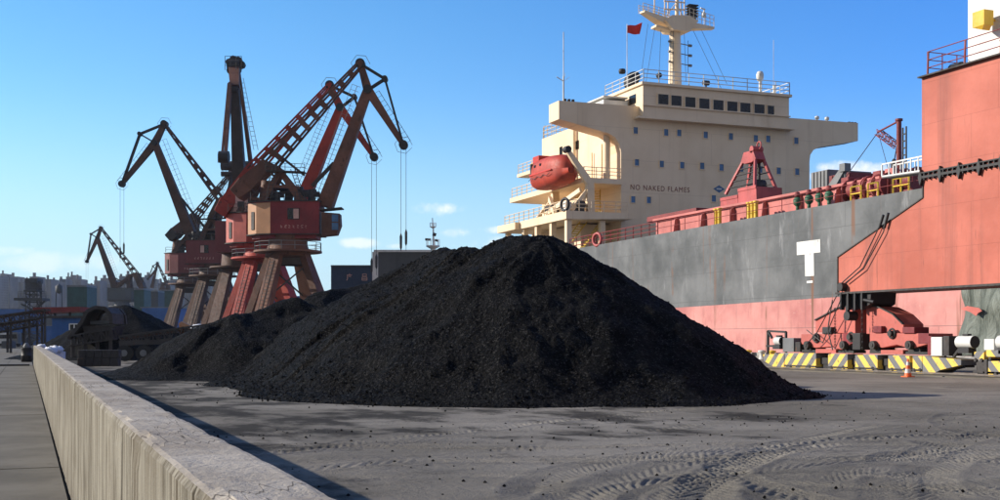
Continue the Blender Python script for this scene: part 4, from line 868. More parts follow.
b.beam(bog(780, 360, .5), bog(960, 364, .5), (1, 0, 0), .5, .3)
for px in (800, 822, 838, 851, 866, 882, 899, 916): b.tube(bog(px, 366, .3), bog(px, 366, .8), .32, n=16)
b.build('wheel_set', M['black'], GC)
b = MB(); b.prism([bog(814, 349, .1), bog(834, 349, .1), bog(834, 353, .1), bog(814, 353, .1)], (1, 0, 0)); b.build('walk_plate', M['pinkred'], GC); b = MB(); b.prism([bog(879, 350, .1), bog(901, 350, .1), bog(901, 354, .1), bog(879, 354, .1)], (1, 0, 0)); b.build('walk_plate', M['pinkred'], GC)
def motor(px, py, r, L, mt, nm='drive_motor'):
    p = bog(px, py, .2); b = MB(); b.tube((p.x, p.y - L / 2, p.z), (p.x, p.y + L / 2, p.z), r, n=18); o = b.build(nm, M[mt], GC)
    b = MB(); b.tube((p.x, p.y - L / 2 - .03, p.z), (p.x, p.y - L / 2 - .002, p.z), r * .98, n=18); b.build('end_cap', M['black'], o)
    b = MB(); b.box((p.x - .2, p.y - .3, p.z - r - .2), (p.x + .2, p.y + .3, p.z - r + .02)); b.build('mounting', M['black'], o); b = MB(); b.box((p.x - .1, p.y - .15, p.z + r), (p.x + .1, p.y + .15, p.z + r + .08)); b.build('lid', M['black'], o)
motor(776, 341, .21, .5, 'white'); motor(963, 342, .25, .85, 'white'); motor(1004, 342, .26, .8, 'white')
for (x0, x1, y0_, y1_, mt) in ((781, 792, 338, 352, 'grey'), (929, 940, 337, 356, 'white'), (941, 947, 336, 356, 'dark'), (982, 992, 339, 350, 'white')):
    b = MB(); b.prism([bog(x0, y1_, .1), bog(x0, y0_, .1), bog(x1, y0_, .1), bog(x1, y1_, .1)], (.7, 0, 0)); b.build('junction_box', M[mt], GC, .02)
b = MB()
for a, c in (((763, 353), (763, 331)), ((763, 331), (781, 332)), ((781, 332), (781, 353)), ((762, 346), (770, 346)), ((763, 331), (767, 338)), ((939, 356), (944, 345)), ((948, 357), (956, 346)), ((968, 357), (968, 346))): b.beam(bog(*a, .3), bog(*c, .3), (1, 0, 0), .1, .1)
b.build('support_frame', M['black'], GC)
b = MB(); b.beam(bog(797, 351, .55), bog(850, 352, .55), (1, 0, 0), .7, .12); b.beam(bog(866, 352, .55), bog(925, 353.5, .55), (1, 0, 0), .7, .12); b.build('bogie_shade_strip', M['black'], GC)  # black strips put in for the dark shade between lower equalizers and guards
for (x0, x1, y0_, y1_, mt) in ((850, 858, 333, 350, 'black'), (925, 929, 336, 355, 'maroon'), (820, 829, 327, 334, 'black'), (871, 879, 326, 333, 'maroon'), (900, 912, 327, 333.5, 'maroon'), (793, 798, 342, 352, 'dark')):
    b = MB(); b.prism([bog(x0, y1_, .12), bog(x0, y0_, .12), bog(x1, y0_, .12), bog(x1, y1_, .12)], (.8, 0, 0)); b.build('housing', M[mt], GC, .03)
for px in (806, 842, 872, 908): b = MB(); b.tube(bog(px, 345, -.02), bog(px, 345, .25), .19, n=14); b.tube(bog(px, 345, -.05), bog(px, 345, -.02), .09, n=10); b.build('brake_drum', M['dark'], GC)
# next bogie group entering at the right
for (x0, x1, t0, t1, b0, b1, mt) in ((974, 984, 352, 351, 358, 360, 'st1'), (986, 1010, 350, 350, 357, 357, 'st2'), (988, 1030, 361, 361, 377, 379, 'st2')): shade(x0, x1, t0, t1, b0, b1, mt)
b = MB(); b.prism([bog(976, 372), bog(976, 361), bog(987, 359), bog(987, 378), bog(980, 378)], (.9, 0, 0)); b.build('rail_clamp', M['dark'], GC, .03)
for px in range(1045, 1300, 36): shade(px, px + 28, 357, 357, yb_(px), yb_(px + 28), 'st2')
b = MB(); b.prism([bog(1040, 334, .2), bog(1060, 305, .2), bog(1180, 300, .2), bog(1210, 334, .2)], (1.2, 0, 0)); b.build('main_equalizer', M['pinkred'], GC)
# traffic cone
p = gnd(908, 377); tc_ = thing('traffic_cone', 'orange and white traffic cone in front of the striped wheel guards', 'traffic cone', tuple(p))
M['coneo'] = plain('cone_orange', (.75, .13, .03), .5)
b = MB(); b.box((p.x - .19, p.y - .19, 0), (p.x + .19, p.y + .19, .035)); b.lathe(tuple(p), [(.145, .03), (.125, .16)], 14); b.lathe(tuple(p), [(.10, .32), (.075, .46)], 14); b.lathe(tuple(p), [(.05, .6), (.03, .72), (0, .72)], 14); b.build('body', M['coneo'], tc_)
b = MB(); b.lathe(tuple(p), [(.125, .16), (.10, .32)], 14); b.lathe(tuple(p), [(.075, .46), (.05, .6)], 14); b.build('reflective_band', M['white'], tc_)
# quay-edge bollards and fenders seen past the pile
for k, px in enumerate((700, 716, 733, 748, 762, 772)):
    X_ = QX - .9; y = Yon(px, X_); b = MB(); b.lathe((X_, y, 0), [(0.3, 0), (.28, .05), (.2, .1), (.18, .45), (.3, .55), (.3, .65), (0, .7)], 12)
    single(b, 'bollard', M['yellow' if k % 2 else 'white'], '%s mooring bollard on the quay edge, %s' % ('yellow' if k % 2 else 'white', ('farthest, hard by the slope of the coal pile', 'second from the coal pile', 'third from the coal pile', 'fourth from the coal pile', 'fifth from the coal pile', 'behind the left end of the crane wheels')[k]), 'bollard', (X_, y, 0), 'bollards along the quay edge')

# ------------------------------------------------------------------ portal slewing cranes
def portal_crane(label, ax, d, g, mt, mh, mleg, legw=1., rear=None, cabin=True, detail=True, name='portal_crane', house=True, upper=False):
    """ax/d: measured column and distance of the slewing axis; g: joints of the luffing linkage (columns/rows in the jib's own plane)"""
    base = pt(ax, HZ, d); base.z = 0; sc = d / F_; sg = -1 if g['tip'][0] < ax else 1
    T = thing(name, label, 'crane', tuple(base), 'harbour portal cranes')
    def L(px, py, v=0): p = base + RT * ((px - ax) * sc) + FW * v; p.z = EYE + (HZ - py) * sc; return p
    def A(u, v, z): p = base + RT * u * sg + FW * v; p.z = z; return p
    z1 = 13.2
    for sx, sy in ((-1, -1), (1, -1), (-1, 1), (1, 1)):
        p, q = base + Vector((sx * 5.3, sy * 5.3, .9)), base + Vector((sx * 1.9, sy * 1.9, z1 - .4)); b = MB(); b.beam(p, q, Vector((sx, -sy, 0)), 2.3 * legw, 1.1, 1.5 * legw, .9); lg = b.build('leg', M[mleg], T)
        b = MB(); b.box((p.x - .7, p.y - 1.9, 0.12), (p.x + .7, p.y + 1.9, 1.1)); b.build('wheel_bogie', M['dark'], lg)
    b = MB()
    for k in range(4):
        a1, a2 = ((-1, -1), (1, -1), (1, 1), (-1, 1))[k], ((1, -1), (1, 1), (-1, 1), (-1, -1))[k]
        P = lambda a, t_: base + Vector((a[0] * (5.3 - 3.4 * t_), a[1] * (5.3 - 3.4 * t_), .9 + 11.9 * t_))
        b.beam(P(a1, .93), P(a2, .93), UP, .9, .3); b.beam(P(a1, .12), P(a2, .12), UP, .8, .5)
        b.tube(P(a1, .5), P(a2, .9), .12, n=6)
    b.build('cross_brace', M['dark'], T)
    if detail:
        b = MB(); pp = base + Vector((-4.9, -4.9, 1)); b.ladder(pp + Vector((-.9, -.9, 0)), base + Vector((-2.6, -2.6, z1 - 1)), (1, -1, 0), .7, .05, .5); b.build('ladder', M['dark'], T)
    b = MB(); b.tube(base + UP * (z1 - .5), base + UP * (z1 + 1.6), 3.1, 2.5, n=20); b.tube(base + UP * z1, base + UP * (z1 + .25), 4.6, n=20); b.tube(base + UP * (z1 + 1.6), base + UP * 15.6, 2.7, n=20); b.build('slewing_ring', M[mleg], T)
    b = MB(); n = 16
    ring = [base + Vector((4.5 * math.cos(2 * math.pi * k / n), 4.5 * math.sin(2 * math.pi * k / n), z1 + .25)) for k in range(n + 1)]; b.rail(ring, 1.1, .05, 1.8, 2); b.build('ring_railing', M['grey'], T)
    if house:
        zl, zh = 15.6, 19.9
        plan = [(-5.3, -.5), (-3.9, -1.9), (-1.9, -2.6), (4.6, -2.6), (4.6, 2.6), (-3.9, 2.2), (-5.3, .8)]
        b = MB(); b.prism([A(u, v, zl) for u, v in plan], (0, 0, zh - zl)); b.prism([A(u * .9, v * .9, zl - .6) for u, v in plan], (0, 0, .6)); H_ = b.build('machine_house', M[mh], T)
        b = MB(); b.prism([A(u * 1.04, v * 1.06, zh) for u, v in plan], (0, 0, .14)); b.prism([A(u * 1.05, v * 1.08, zl - .12) for u, v in plan], (0, 0, .11)); b.build('roof', M['dark'], H_)
        if rear:
            b = MB()
            for (a, c) in (((-5.3, -.5), (-3.9, -1.9)), ((-3.9, -1.9), (-1.9, -2.6))):
                P0, P1 = A(*a, zl + .05), A(*c, zl + .05); nr = (P1 - P0).cross(UP).normalized(); nr = nr if nr.dot(FW) < 0 else -nr; b.prism([P0 + nr * .04, P1 + nr * .04, P1 + nr * .04 + UP * 4.1, P0 + nr * .04 + UP * 4.1], -nr * .035)
            b.build('rear_panel', M[rear], H_)
        if detail:
            b = MB(); b.prism([A(-4.75, -1.18, zl + .6), A(-4.3, -1.62, zl + .6), A(-4.3, -1.62, zl + 3), A(-4.75, -1.18, zl + 3)], -FW * .08); b.build('door', M['dark'], H_)
            b = MB(); b.prism([A(.4, -2.62, zl + 1.9), A(2.0, -2.62, zl + 1.9), A(2.0, -2.62, zl + 3.4), A(.4, -2.62, zl + 3.4)], -FW * .05); b.build('window', M['glass'], H_)
            b = MB(); b.prism([A(1.2, -2.69, zl + 2.0), A(1.9, -2.69, zl + 2.0), A(1.9, -2.69, zl + 3.3), A(1.2, -2.69, zl + 3.3)], -FW * .03); b.build('pane', M['pale'], H_)
            # a line of small white characters under the window (only strokes can be made out)
            b = MB(); rr = random.Random(int(ax))
            for k in range(7):
                u = -.6 + k * .55
                for q in range(4):
                    a, w, h = rr.uniform(0, .25), rr.uniform(.06, .3), .06
                    z = zl + .75 + q * .11; b.prism([A(u + a * .5, -2.63, z), A(u + a * .5 + w, -2.63, z), A(u + a * .5 + w, -2.63, z + h), A(u + a * .5, -2.63, z + h)], -FW * .02)
            b.build('lettering', M['pale'], H_)
        if cabin:
            b = MB(); b.prism([A(4.9, -2.4, zl - .3), A(6.9, -2.4, zl - .1), A(7.4, -2.4, zl + 1.2), A(7.3, -2.4, zl + 2.7), A(4.9, -2.4, zl + 2.9)], FW * 2.2); Cb = b.build('operator_cabin', M[mh if mh != 'maroon' else 'brown'], T)
            b = MB()
            for z in (.5, 1.6): b.prism([A(6.3, -2.42, zl + z), A(7.15, -2.42, zl + z), A(7.15, -2.42, zl + z + .95), A(6.3, -2.42, zl + z + .95)], -FW * .04)
            b.build('window', M['bglass'], Cb); b = MB(); b.beam(A(4.4, -1.2, zl + 3.2), A(7.6, -1.2, zl + 3.5), FW, 2.6, .12); b.build('canopy', M['dark'], Cb)
        b = MB(); b.rail([A(-4.6, -2.3, zh + .14), A(4.4, -2.5, zh + .14), A(4.4, 2.4, zh + .14)], 1.1, .05, 1.4, 2); b.build('roof_railing', M['dark'], H_)
        if detail:
            for (u, v, w_, h__) in ((3.4, -1.2, 1.1, 1.6), (1.4, .6, 1.5, 2.2), (-1.2, -1.4, .9, 1.3), (-.1, 1.2, 1.2, 2.8)):
                b = MB(); q = A(u, v, zh + .14); b.tube(q, q + UP * h__, w_ * .5, w_ * .42, n=8); b.tube(q + UP * h__ * .6 - RT * w_, q + UP * h__ * .6 + RT * w_, w_ * .35, n=10); b.build('winch_drum', M['black'], H_)
            b = MB(); b.ladder(A(-2.2, -2.75, zh), A(-1.4, -1.9, zh + 5), RT, .6, .06, .45); b.ladder(A(2.6, -2.7, zh), A(1.0, -2.0, zh + 4.4), RT, .6, .06, .45); b.build('ladder', M['dark'], T)
            b = MB(); b.beam(A(-2.6, -1.4, zh + 4.2), A(2.6, -1.4, zh + 4.0), FW, 1.6, .15); b.rail([A(-2.6, -2.2, zh + 4.25), A(2.6, -2.2, zh + 4.05)], 1.0, .05, 1.2, 2); b.build('platform', M['dark'], T)
        if upper:
            b = MB(); b.prism([A(-5.1, -.4, zh + .15), A(-4.0, -1.5, zh + .15), A(-1.9, -1.7, zh + .15), A(-1.9, 1.2, zh + .15), A(-5.1, 1.0, zh + .15)], (0, 0, 2.5)); uc = b.build('upper_cabin', M['pale'], T)
            b = MB(); b.prism([A(-3.4, -1.62, zh + .9), A(-2.4, -1.7, zh + .9), A(-2.4, -1.7, zh + 1.7), A(-3.4, -1.62, zh + 1.7)], -FW * .06); b.build('window', M['dark'], uc)
        # A-frame on the house
        tp_ = g['pivot_tower']; b = MB()
        for v in (-1.5, 1.5):
            b.beam(A(-3.2, v, zh), L(*tp_, v * .7), FW, .5, 1.0, .4, .6); b.beam(A(2.2, v, zh), L(tp_[0], tp_[1], v * .7), FW, .5, 1.1, .4, .6); b.beam(A(-3.0, v, zh + 2.2), A(1.8, v, zh + 2.0), FW, .3, .4)
        b.tube(L(*tp_, -1.6), L(*tp_, 1.6), .45, n=12); b.tube(A(-2.9, 0, zh), A(-2.6, 0, zh + 3), 1.1, 1.0, n=14); b.build('a_frame', M[mt if mt != 'cred' else 'brown'], T)
    # main boom
    f0, hd, rr_, tp2 = g['foot'], g['head'], g['rear'], g['tip']
    vw = 1.3 if detail else 1.
    b = MB(); b.beam(L(*f0), L(*hd), FW, 2.4, g.get('bw', 1.9), 1.1, g.get('bw', 1.9) * .55); BM = b.build('boom', M[mt], T)
    b = MB(); off = (L(*hd) - L(*f0)).cross(FW).normalized() * g.get('bw', 1.9) * .75
    if off.dot(RT) * sg > 0: off = -off
    p0, p1 = L(*f0) + off, L(*hd) + off; b.tube(p0, p1, .045, n=4); b.tube(p0 + off * .45, p1 + off * .45, .035, n=4)
    for k in range(25): q = p0.lerp(p1, k / 24); b.tube(q - off * .3, q + off * .45, .03, n=4)
    b.build('boom_ladder', M['grey'], BM)
    # fly jib
    b = MB(); b.beam(L(*rr_), L(*hd), FW, 1.0, .8, 1.2, 1.2); b.beam(L(*hd), L(*tp2), FW, 1.2, 1.25, .7, .7); FJ = b.build('fly_jib', M[mt], T)
    for q_, w_, r__ in ((tp2, .5, .62), (rr_, .65, .66), (hd, .85, .6)): b = MB(); b.tube(L(*q_, -w_), L(*q_, w_), r__, n=14); b.build('sheave', M['black'], FJ)
    b = MB(); kn = g['knee']
    for v in (-.45, .45): b.beam(L(*rr_, v), L(*kn, v), FW, .14, .28); b.beam(L(*kn, v), L(*tp2, v), FW, .14, .26); b.beam(L(*hd, v), L(*kn, v), FW, .14, .26)
    b.tube(L(*kn, -.6), L(*kn, .6), .4, n=10)
    q0, q1 = L(*hd), L(*tp2); of = (q1 - q0).cross(FW).normalized(); of = of if of.dot(UP) > 0 else -of
    b.tube(q0.lerp(q1, .1) + of * 1.2, q1 + of * 1.1, .04, n=4)
    for k in range(12): q = q0.lerp(q1, .1 + .9 * k / 11); b.tube(q + of * .4, q + of * 1.2, .03, n=4)
    b.build('jib_stay', M['black'], FJ)
    b = MB(); w = L(*rr_) + UP * 1.1; 
    for a in range(6): b.tube(L(*rr_) + RT * (1.3 * math.cos(a)) + UP * (1.3 * math.sin(a)), L(*rr_) + RT * (1.3 * math.cos(a + 1)) + UP * (1.3 * math.sin(a + 1)), .04, n=4)
    b.build('rail_hoop', M['grey'], FJ); b = MB()
    for a in range(6): b.tube(L(*tp2) + RT * (1.2 * math.cos(a)) + UP * (1.2 * math.sin(a)), L(*tp2) + RT * (1.2 * math.cos(a + 1)) + UP * (1.2 * math.sin(a + 1)), .035, n=4)
    b.build('rail_hoop', M['grey'], FJ)
    # back tie: two plates with battens leaving windows between, per side
    te = g['tie']; p, q = L(*te), L(*rr_); dd = (q - p).normalized(); n_ = dd.cross(FW).normalized(); wide = g.get('tw', 1.5)
    b = MB()
    for v in (-1.1, 1.1):
        o = FW * v
        for sgn in (-1, 1): b.beam(p + o + n_ * sgn * wide / 2, q + o * .5 + n_ * sgn * wide * .16, FW, .35, .28, .3, .2)
        N = g.get('nb', 9)
        for k in range(N + 1):
            t_ = k / N; c0 = p.lerp(q, t_) + o * (1 - .5 * t_); ww = wide * (1 - t_) + wide * .32 * t_; b.beam(c0 - dd * .34 * (1 if k else 2), c0 + dd * .34, FW, .28, ww)
    b.build('tie_beam', M[mt], T)
    # balance lever and counterweight
    cw = g['cw']; b = MB()
    for v in (-1.3, 1.3): b.beam(L(*g['pivot_tower'], v), L(*te, v), FW, .4, 1.0); b.beam(L(*te, v), L(*cw, v), FW, .45, 1.6, .45, 2.2)
    LV = b.build('balance_lever', M[mt], T); b = MB(); ct = L(*cw); dl = (L(*cw) - L(*te)).normalized(); b.beam(ct - dl * .2, ct + dl * 1.9, FW, 3.6, 2.3, 3.6, 1.7); b.build('counterweight', M[g.get('cwm', mt)], LV, .08)
    # luffing struts
    b = MB()
    for (a, c) in g.get('struts', ()):
        for v in (-.5, .5): b.beam(L(*a, v), L(*c, v), FW, .2, .32)
    b.build('luffing_rod', M['dark'], T)
    b = MB(); ry = g['rope']
    for v, dx in ((0, -.35), (0, .35)):
        p = L(*tp2); b.tube((p + RT * dx), L(tp2[0], ry) + RT * dx, .035, n=4)
        if detail: q = L(tp2[0], ry - 12 - 6 * dx) + RT * dx; b.lathe(tuple(q), [(0, -1.3), (.16, -.9), (.18, .6), (0, 1.2)], 6)
    b.build('hoist_rope', M['rope'], T)
    return T
portal_crane('nearest portal crane, tan-brown with maroon machine house and tallest jib reaching right', 288, 163,
             dict(foot=(325, 207), head=(368, 90), rear=(360.5, 64), tip=(403.5, 145), knee=(385, 79), tie=(268, 166), pivot_tower=(281, 172), cw=(247, 186), rope=251, bw=2.1, nb=10, tw=1.9,
                  struts=[((275, 152), (304, 175)), ((312, 186), (334, 163)), ((297, 195), (316, 190))]), 'brown', 'maroon', 'brown', rear='tanp')
portal_crane('bright red portal crane half hidden behind the nearest one, red jib and legs', 263, 177,
             dict(foot=(299, 210), head=(340.5, 108), rear=(330, 85.5), tip=(374, 157), knee=(354.5, 97), tie=(250, 174), pivot_tower=(262, 180), cw=(229, 204), rope=275, bw=2.0, nb=8, tw=1.6, struts=[((262, 165), (300, 200))]), 'cred', 'cred', 'cred', rear='pinkred', cabin=False, upper=True)
portal_crane('brown portal crane with its jib reaching left and down over the quay', 214, 226,
             dict(foot=(202, 262), head=(155, 143), rear=(164.5, 124), tip=(122, 184), knee=(140, 134), tie=(221, 200), pivot_tower=(212, 218), cw=(230, 213), rope=262, bw=2.1, nb=9, tw=1.0, struts=[((181, 198), (206, 229)), ((206, 229), (222, 230))]), 'brown2', 'maroon2', 'brown2', cabin=False)
portal_crane('farthest tall portal crane, faded maroon house and dark tail weight, jib hidden behind neighbours', 190, 259,
             dict(foot=(207, 250), head=(233, 180), rear=(232, 172), tip=(243, 196), knee=(238, 176), tie=(196, 216), pivot_tower=(196, 226), cw=(176, 233), rope=206, bw=1.3, nb=8, tw=1.3, cwm='dark'), 'brown2', 'maroon2', 'brown2', cabin=False)
# end-on crane: its jib points toward us, so its linkage is laid out along the line of sight
def endon(ax, d):
    base = pt(ax, HZ, d); base.z = 0; sc = d / F_
    T = thing('portal_crane', 'dark portal crane seen end-on, narrow jib standing upright at the centre of the crane row', 'crane', tuple(base), 'harbour portal cranes')
    def L(px, py, v=0): return pt(px, py, d + v)
    z1 = 13.2
    for sx, sy in ((-1, -1), (1, -1), (-1, 1), (1, 1)):
        p, q = base + Vector((sx * 5.3, sy * 5.3, .9)), base + Vector((sx * 1.9, sy * 1.9, z1 - .4)); b = MB(); b.beam(p, q, Vector((sx, -sy, 0)), 2.3, 1.1, 1.5, .9); lg = b.build('leg', M['brown2'], T)
        b = MB(); b.box((p.x - .7, p.y - 1.9, 0.12), (p.x + .7, p.y + 1.9, 1.1)); b.build('wheel_bogie', M['dark'], lg)
    b = MB(); b.tube(base + UP * (z1 - .5), base + UP * 15.6, 2.8, 2.6, n=20); b.tube(base + UP * z1, base + UP * (z1 + .25), 4.6, n=20); b.build('slewing_ring', M['brown2'], T)
    def A(u, v, z): p = base + RT * u + FW * v; p.z = z; return p
    b = MB(); b.prism([A(-2.6, -5, 15.6), A(2.6, -5, 15.6), A(2.6, 4.5, 15.6), A(1.3, 5.5, 15.6), A(-1.3, 5.5, 15.6), A(-2.6, 4.5, 15.6)], (0, 0, 5)); b.build('machine_house', M['maroon2'], T)
    b = MB()
    for u in (-1, 1): b.beam(A(u * 1.7, -2, 21.6), A(u * 1.3, 1, 29), RT, .5, .9, .4, .6); b.beam(A(u * 1.7, 4, 21.6), A(u * 1.3, 1, 29), RT, .5, .9, .4, .6)
    b.tube(A(-3, 1, 29), A(3, 1, 29), .45, n=10); b.tube(A(-2.4, -1.5, 30), A(2.6, -1.5, 30), .8, n=10); b.build('a_frame', M['dark'], T)
    b = MB(); b.beam(L(241, 215, -4), L(235, 88, -10), RT, 2.3, 1.8, 1.3, 1.0); BM = b.build('boom', M['dark'], T)
    b = MB()
    for (x0, x1) in ((237, 231), (251, 238)): b.beam(L(x0, 215 if x0 < 240 else 165, 2), L(x1, 66, -6), RT, .55, 1.1, .45, .5)
    b.build('tie_beam', M['brown'], T)
    b = MB(); b.ladder(L(256, 150, 0), L(241, 78, -7), RT, .7, .05, .8); b.build('boom_ladder', M['grey'], BM)
    b = MB(); b.beam(L(234, 66, -6), L(235, 88, -10), RT, 1.8, 1.0, 1.4, 1.2); b.beam(L(230.5, 84, -10), L(225.5, 155, -17), RT, .5, 1, .45, .6); b.beam(L(228.5, 84, -10), L(222, 155, -17), RT, .25, .5); b.build('fly_jib', M['brown'], T)
    b = MB(); b.tube(L(228, 66, -6), L(240.5, 66, -6), 1.1, n=12)
    for px, py in ((229, 62), (233, 59), (238, 60), (241, 64), (230, 70)): b.tube(L(px, py, -6.5), L(px + 1.4, py + 1.5, -5.5), .6, n=8)
    b.build('sheave', M['black'], T)
    for q0, q1, r__ in ((L(219, 157, -17), L(229, 157, -17), .9), (L(230, 90, -10), L(238, 90, -10), .7)): b = MB(); b.tube(q0, q1, r__, n=12); b.build('sheave', M['black'], T)
    b = MB(); b.rail([L(225, 70, -8), L(241.5, 70, -8)], 2.2, .05, .9); b.rail([L(218, 163, -17), L(228, 163, -17)], 1.2, .05, .7); b.build('head_railing', M['dark'], T)
    b = MB()
    for dx in (0, 1.4): b.tube(L(222 + dx, 157, -17), L(222 + dx, 202, -17), .03, n=4)
    b.build('hoist_rope', M['rope'], T)
endon(238, 199)
M['brown_far'] = M['far']
portal_crane('small distant portal crane at left with lattice tie beam and jib pointing left', 122, 436,
             dict(foot=(118.5, 296), head=(97.5, 238), rear=(101, 228), tip=(87, 261.5), knee=(91, 234), tie=(136, 274), pivot_tower=(130, 276), cw=(141, 284), rope=300, bw=2.4, nb=9, tw=1.6, struts=[((113, 277), (127, 284))]), 'brown2', 'far', 'far', cabin=False, detail=False)
portal_crane('tiny far portal crane with a thin peaked jib, right of the small distant one', 160, 640,
             dict(foot=(152, 288), head=(156, 270), rear=(157.5, 263), tip=(148, 279), knee=(153, 266), tie=(168, 286), pivot_tower=(163, 283), cw=(168, 292), rope=300, bw=1.6, nb=6, tw=1.4), 'brown2', 'far', 'far', cabin=False, detail=False)

# ------------------------------------------------------------------ sheds / hull ends behind the pile
def blockpx(x0, x1, top, d, thick, z0=0):
    a, c = pt(x0, top, d), pt(x1, top, d); b = MB(); b.prism([Vector((a.x, a.y, z0)), Vector((c.x, c.y, z0)), c, Vector((a.x, a.y, c.z))], FW * thick); return b, a, c
b, a, c = blockpx(376, 500, 252, 190, 14); WS = thing('warehouse', 'tall slate-grey clad warehouse with pale rim behind the coal pile', 'warehouse', (a.x, a.y, 0)); b.build('wall', M['slate'], WS)
b = MB(); b.beam(a + UP * .15 - RT * .3, c + UP * .15, FW, .8, .35); b.beam(a - RT * .1, Vector((a.x, a.y, 0)) - RT * .1, FW, .8, .9); b.build('trim', M['white'], WS)
b = MB()
for k in range(30): q = a.lerp(c, (k + .5) / 30); b.beam(Vector((q.x, q.y, 0)) - FW * .04, q - FW * .04 - UP * .1, FW, .06, .12)
b.build('cladding_ribs', M['slate'], WS)
b, a, c = blockpx(331, 377, 266.5, 210, 12); WN = thing('warehouse', 'navy blue clad shed with two white characters, lower neighbour of the slate one', 'warehouse', (a.x, a.y, 0)); b.build('wall', M['navy'], WN)
b = MB(); b.beam(a + UP * .1, c + UP * .1, FW, .6, .25); b.build('trim', M['slate'], WN)
b = MB(); S_ = 210 / F_
def strokes(px, py, segs):
    for (x0, y0_, x1, y1_) in segs: b.beam(pt(px + x0, py + y0_, 209.9), pt(px + x1, py + y1_, 209.9), FW, .05, .13)
strokes(347, 274, [(0, 1, 5, 1), (2.5, -.4, 2.5, 1), (.5, 1, .5, 5), (.5, 5, -.4, 6.4), (1.6, 2.4, 4, 2.4)])
strokes(362, 274, [(.6, 0, 4.4, 0), (.6, 2, 4.4, 2), (.6, 0, .6, 2.6), (4.4, 0, 4.4, 2.6), (0, 3.2, 5, 3.2), (0, 4.7, 5, 4.7), (0, 6.2, 5, 6.2), (0, 3.2, 0, 6.2), (5, 3.2, 5, 6.2)])
b.build('lettering', M['pale'], WN)
b, a, c = blockpx(232, 335, 296, 300, 12); single(b, 'warehouse', M['blue'], 'long low blue shed far behind the portal crane legs', 'warehouse', (a.x, a.y, 0))
# radar mast of a ship berthed behind the pile
D_m = 175; a = pt(433, 252, D_m); rm = thing('radar_mast', 'white radar mast rising behind the coal pile, left of its peak', 'mast', (a.x, a.y, 0))
def mm(px, py, v=0): p = pt(px, py, D_m); return p + FW * v
b = MB(); b.tube(Vector((a.x, a.y, 0)), mm(433, 249), .38, .36, n=12); b.lathe(tuple(mm(433, 249)), [(.36, 0), (1.0, .35), (1.0, .5), (0, .5)], 16); b.tube(mm(433.5, 246), mm(433.3, 226), .16, .1, n=8); b.lathe(tuple(mm(433, 228.5)), [(.1, 0), (.45, .2), (.45, .28), (0, .28)], 12); b.tube(mm(433, 226), mm(432.4, 218), .07, n=6); b.build('pole', M['white'], rm)
b = MB()
for k in range(10):
    an = k * .628; o = RT * math.cos(an) + FW * math.sin(an); o2 = RT * math.cos(an + .628) + FW * math.sin(an + .628); p = mm(433, 245.5)
    b.tube(p + o * .95, p + o * .95 + UP * .85, .035, n=4); b.tube(p + o * .95 + UP * .85, p + o2 * .95 + UP * .85, .035, n=4); p = mm(433, 226.5); b.tube(p + o * .45, p + o * .45 + UP * .5, .025, n=4); b.tube(p + o * .45 + UP * .5, p + o2 * .45 + UP * .5, .025, n=4)
b.build('guard_rail', M['white'], rm)
b = MB(); b.tube(mm(434, 236), mm(434.8, 233), .28, n=8); b.box(tuple(mm(427, 240) - Vector((.3, .1, .1))), tuple(mm(429.5, 239) + Vector((.2, .1, .1)))); b.tube(mm(435, 240), mm(438, 241), .15, n=6); b.build('radar_unit', M['dark'], rm)

# ------------------------------------------------------------------ left background yard
# blue cabin
D_ = 118; a = pt(52, 316, D_); sh = thing('cabin', 'small bright blue site cabin with a dark flat roof beside the hopper', 'cabin', (a.x, a.y, 0))
b, a, c = blockpx(52, 82, 318, D_, 3); b.build('wall', M['blue'], sh)
b = MB(); b.beam(a - RT * .3 + UP * .1 + FW * 1.5, c + RT * .4 + UP * .1 + FW * 1.5, FW, 3.6, .22); b.build('roof', M['dark'], sh)
b = MB(); b.prism([pt(70, 334, D_), pt(79, 334, D_), pt(79, 324, D_), pt(70, 324, D_)], -FW * .06); w_ = b.build('window', M['glass'], sh)
b = MB()
for q, r in (((69.6, 334), (79.4, 334)), ((79.2, 334), (79.2, 324)), ((69.6, 324), (79.4, 324)), ((69.8, 334), (69.8, 324)), ((74.5, 334), (74.5, 324))): b.beam(pt(*q, D_) - FW * .08, pt(*r, D_) - FW * .08, FW, .06, .1)
b.build('frame', M['white'], w_)
# rust-roofed shelter in front of tower
D2 = 135; a = pt(40, 309, D2); rs = thing('shelter', 'open rust-roofed conveyor shelter above the blue cabin', 'shelter', (a.x, a.y, 0))
b = MB(); b.beam(pt(40, 311, D2), pt(86, 309.5, D2), FW, 4, .7, 4, .5); b.build('roof', M['deckred'], rs)
for px in (42, 55, 70, 84): b = MB(); p = pt(px, 311, D2); b.box((p.x - .12, p.y - .12, 0), (p.x + .12, p.y + .12, p.z)); b.build('post', M['dark'], rs)
# inclined conveyors at far left
D3 = 128
for i, (q, r, lab) in enumerate((((-14, 322), (48, 313), 'upper rusty inclined conveyor crossing the left edge'), ((-14, 331), (40, 321), 'lower brown inclined conveyor under the upper one at the left edge'))):
    p0, p1 = pt(*q, D3 + i * 4), pt(*r, D3 + i * 4); cv_ = thing('conveyor', lab, 'conveyor', (p0.x, p0.y, 0), 'inclined conveyors at left')
    b = MB(); b.lattice(p0, p1, FW, 1.6, .8, .08, 12); b.build('truss', M['dark'], cv_); b = MB(); b.beam(p0 + UP * .3, p1 + UP * .3, FW, 1.3, .18); b.build('belt', M['brown2'], cv_)
    for t_ in (.1, .4, .7, .95): b = MB(); q_ = p0.lerp(p1, t_); b.beam(Vector((q_.x, q_.y, 0)), q_, FW, .2, .2); b.build('support_leg', M['dark'], cv_)
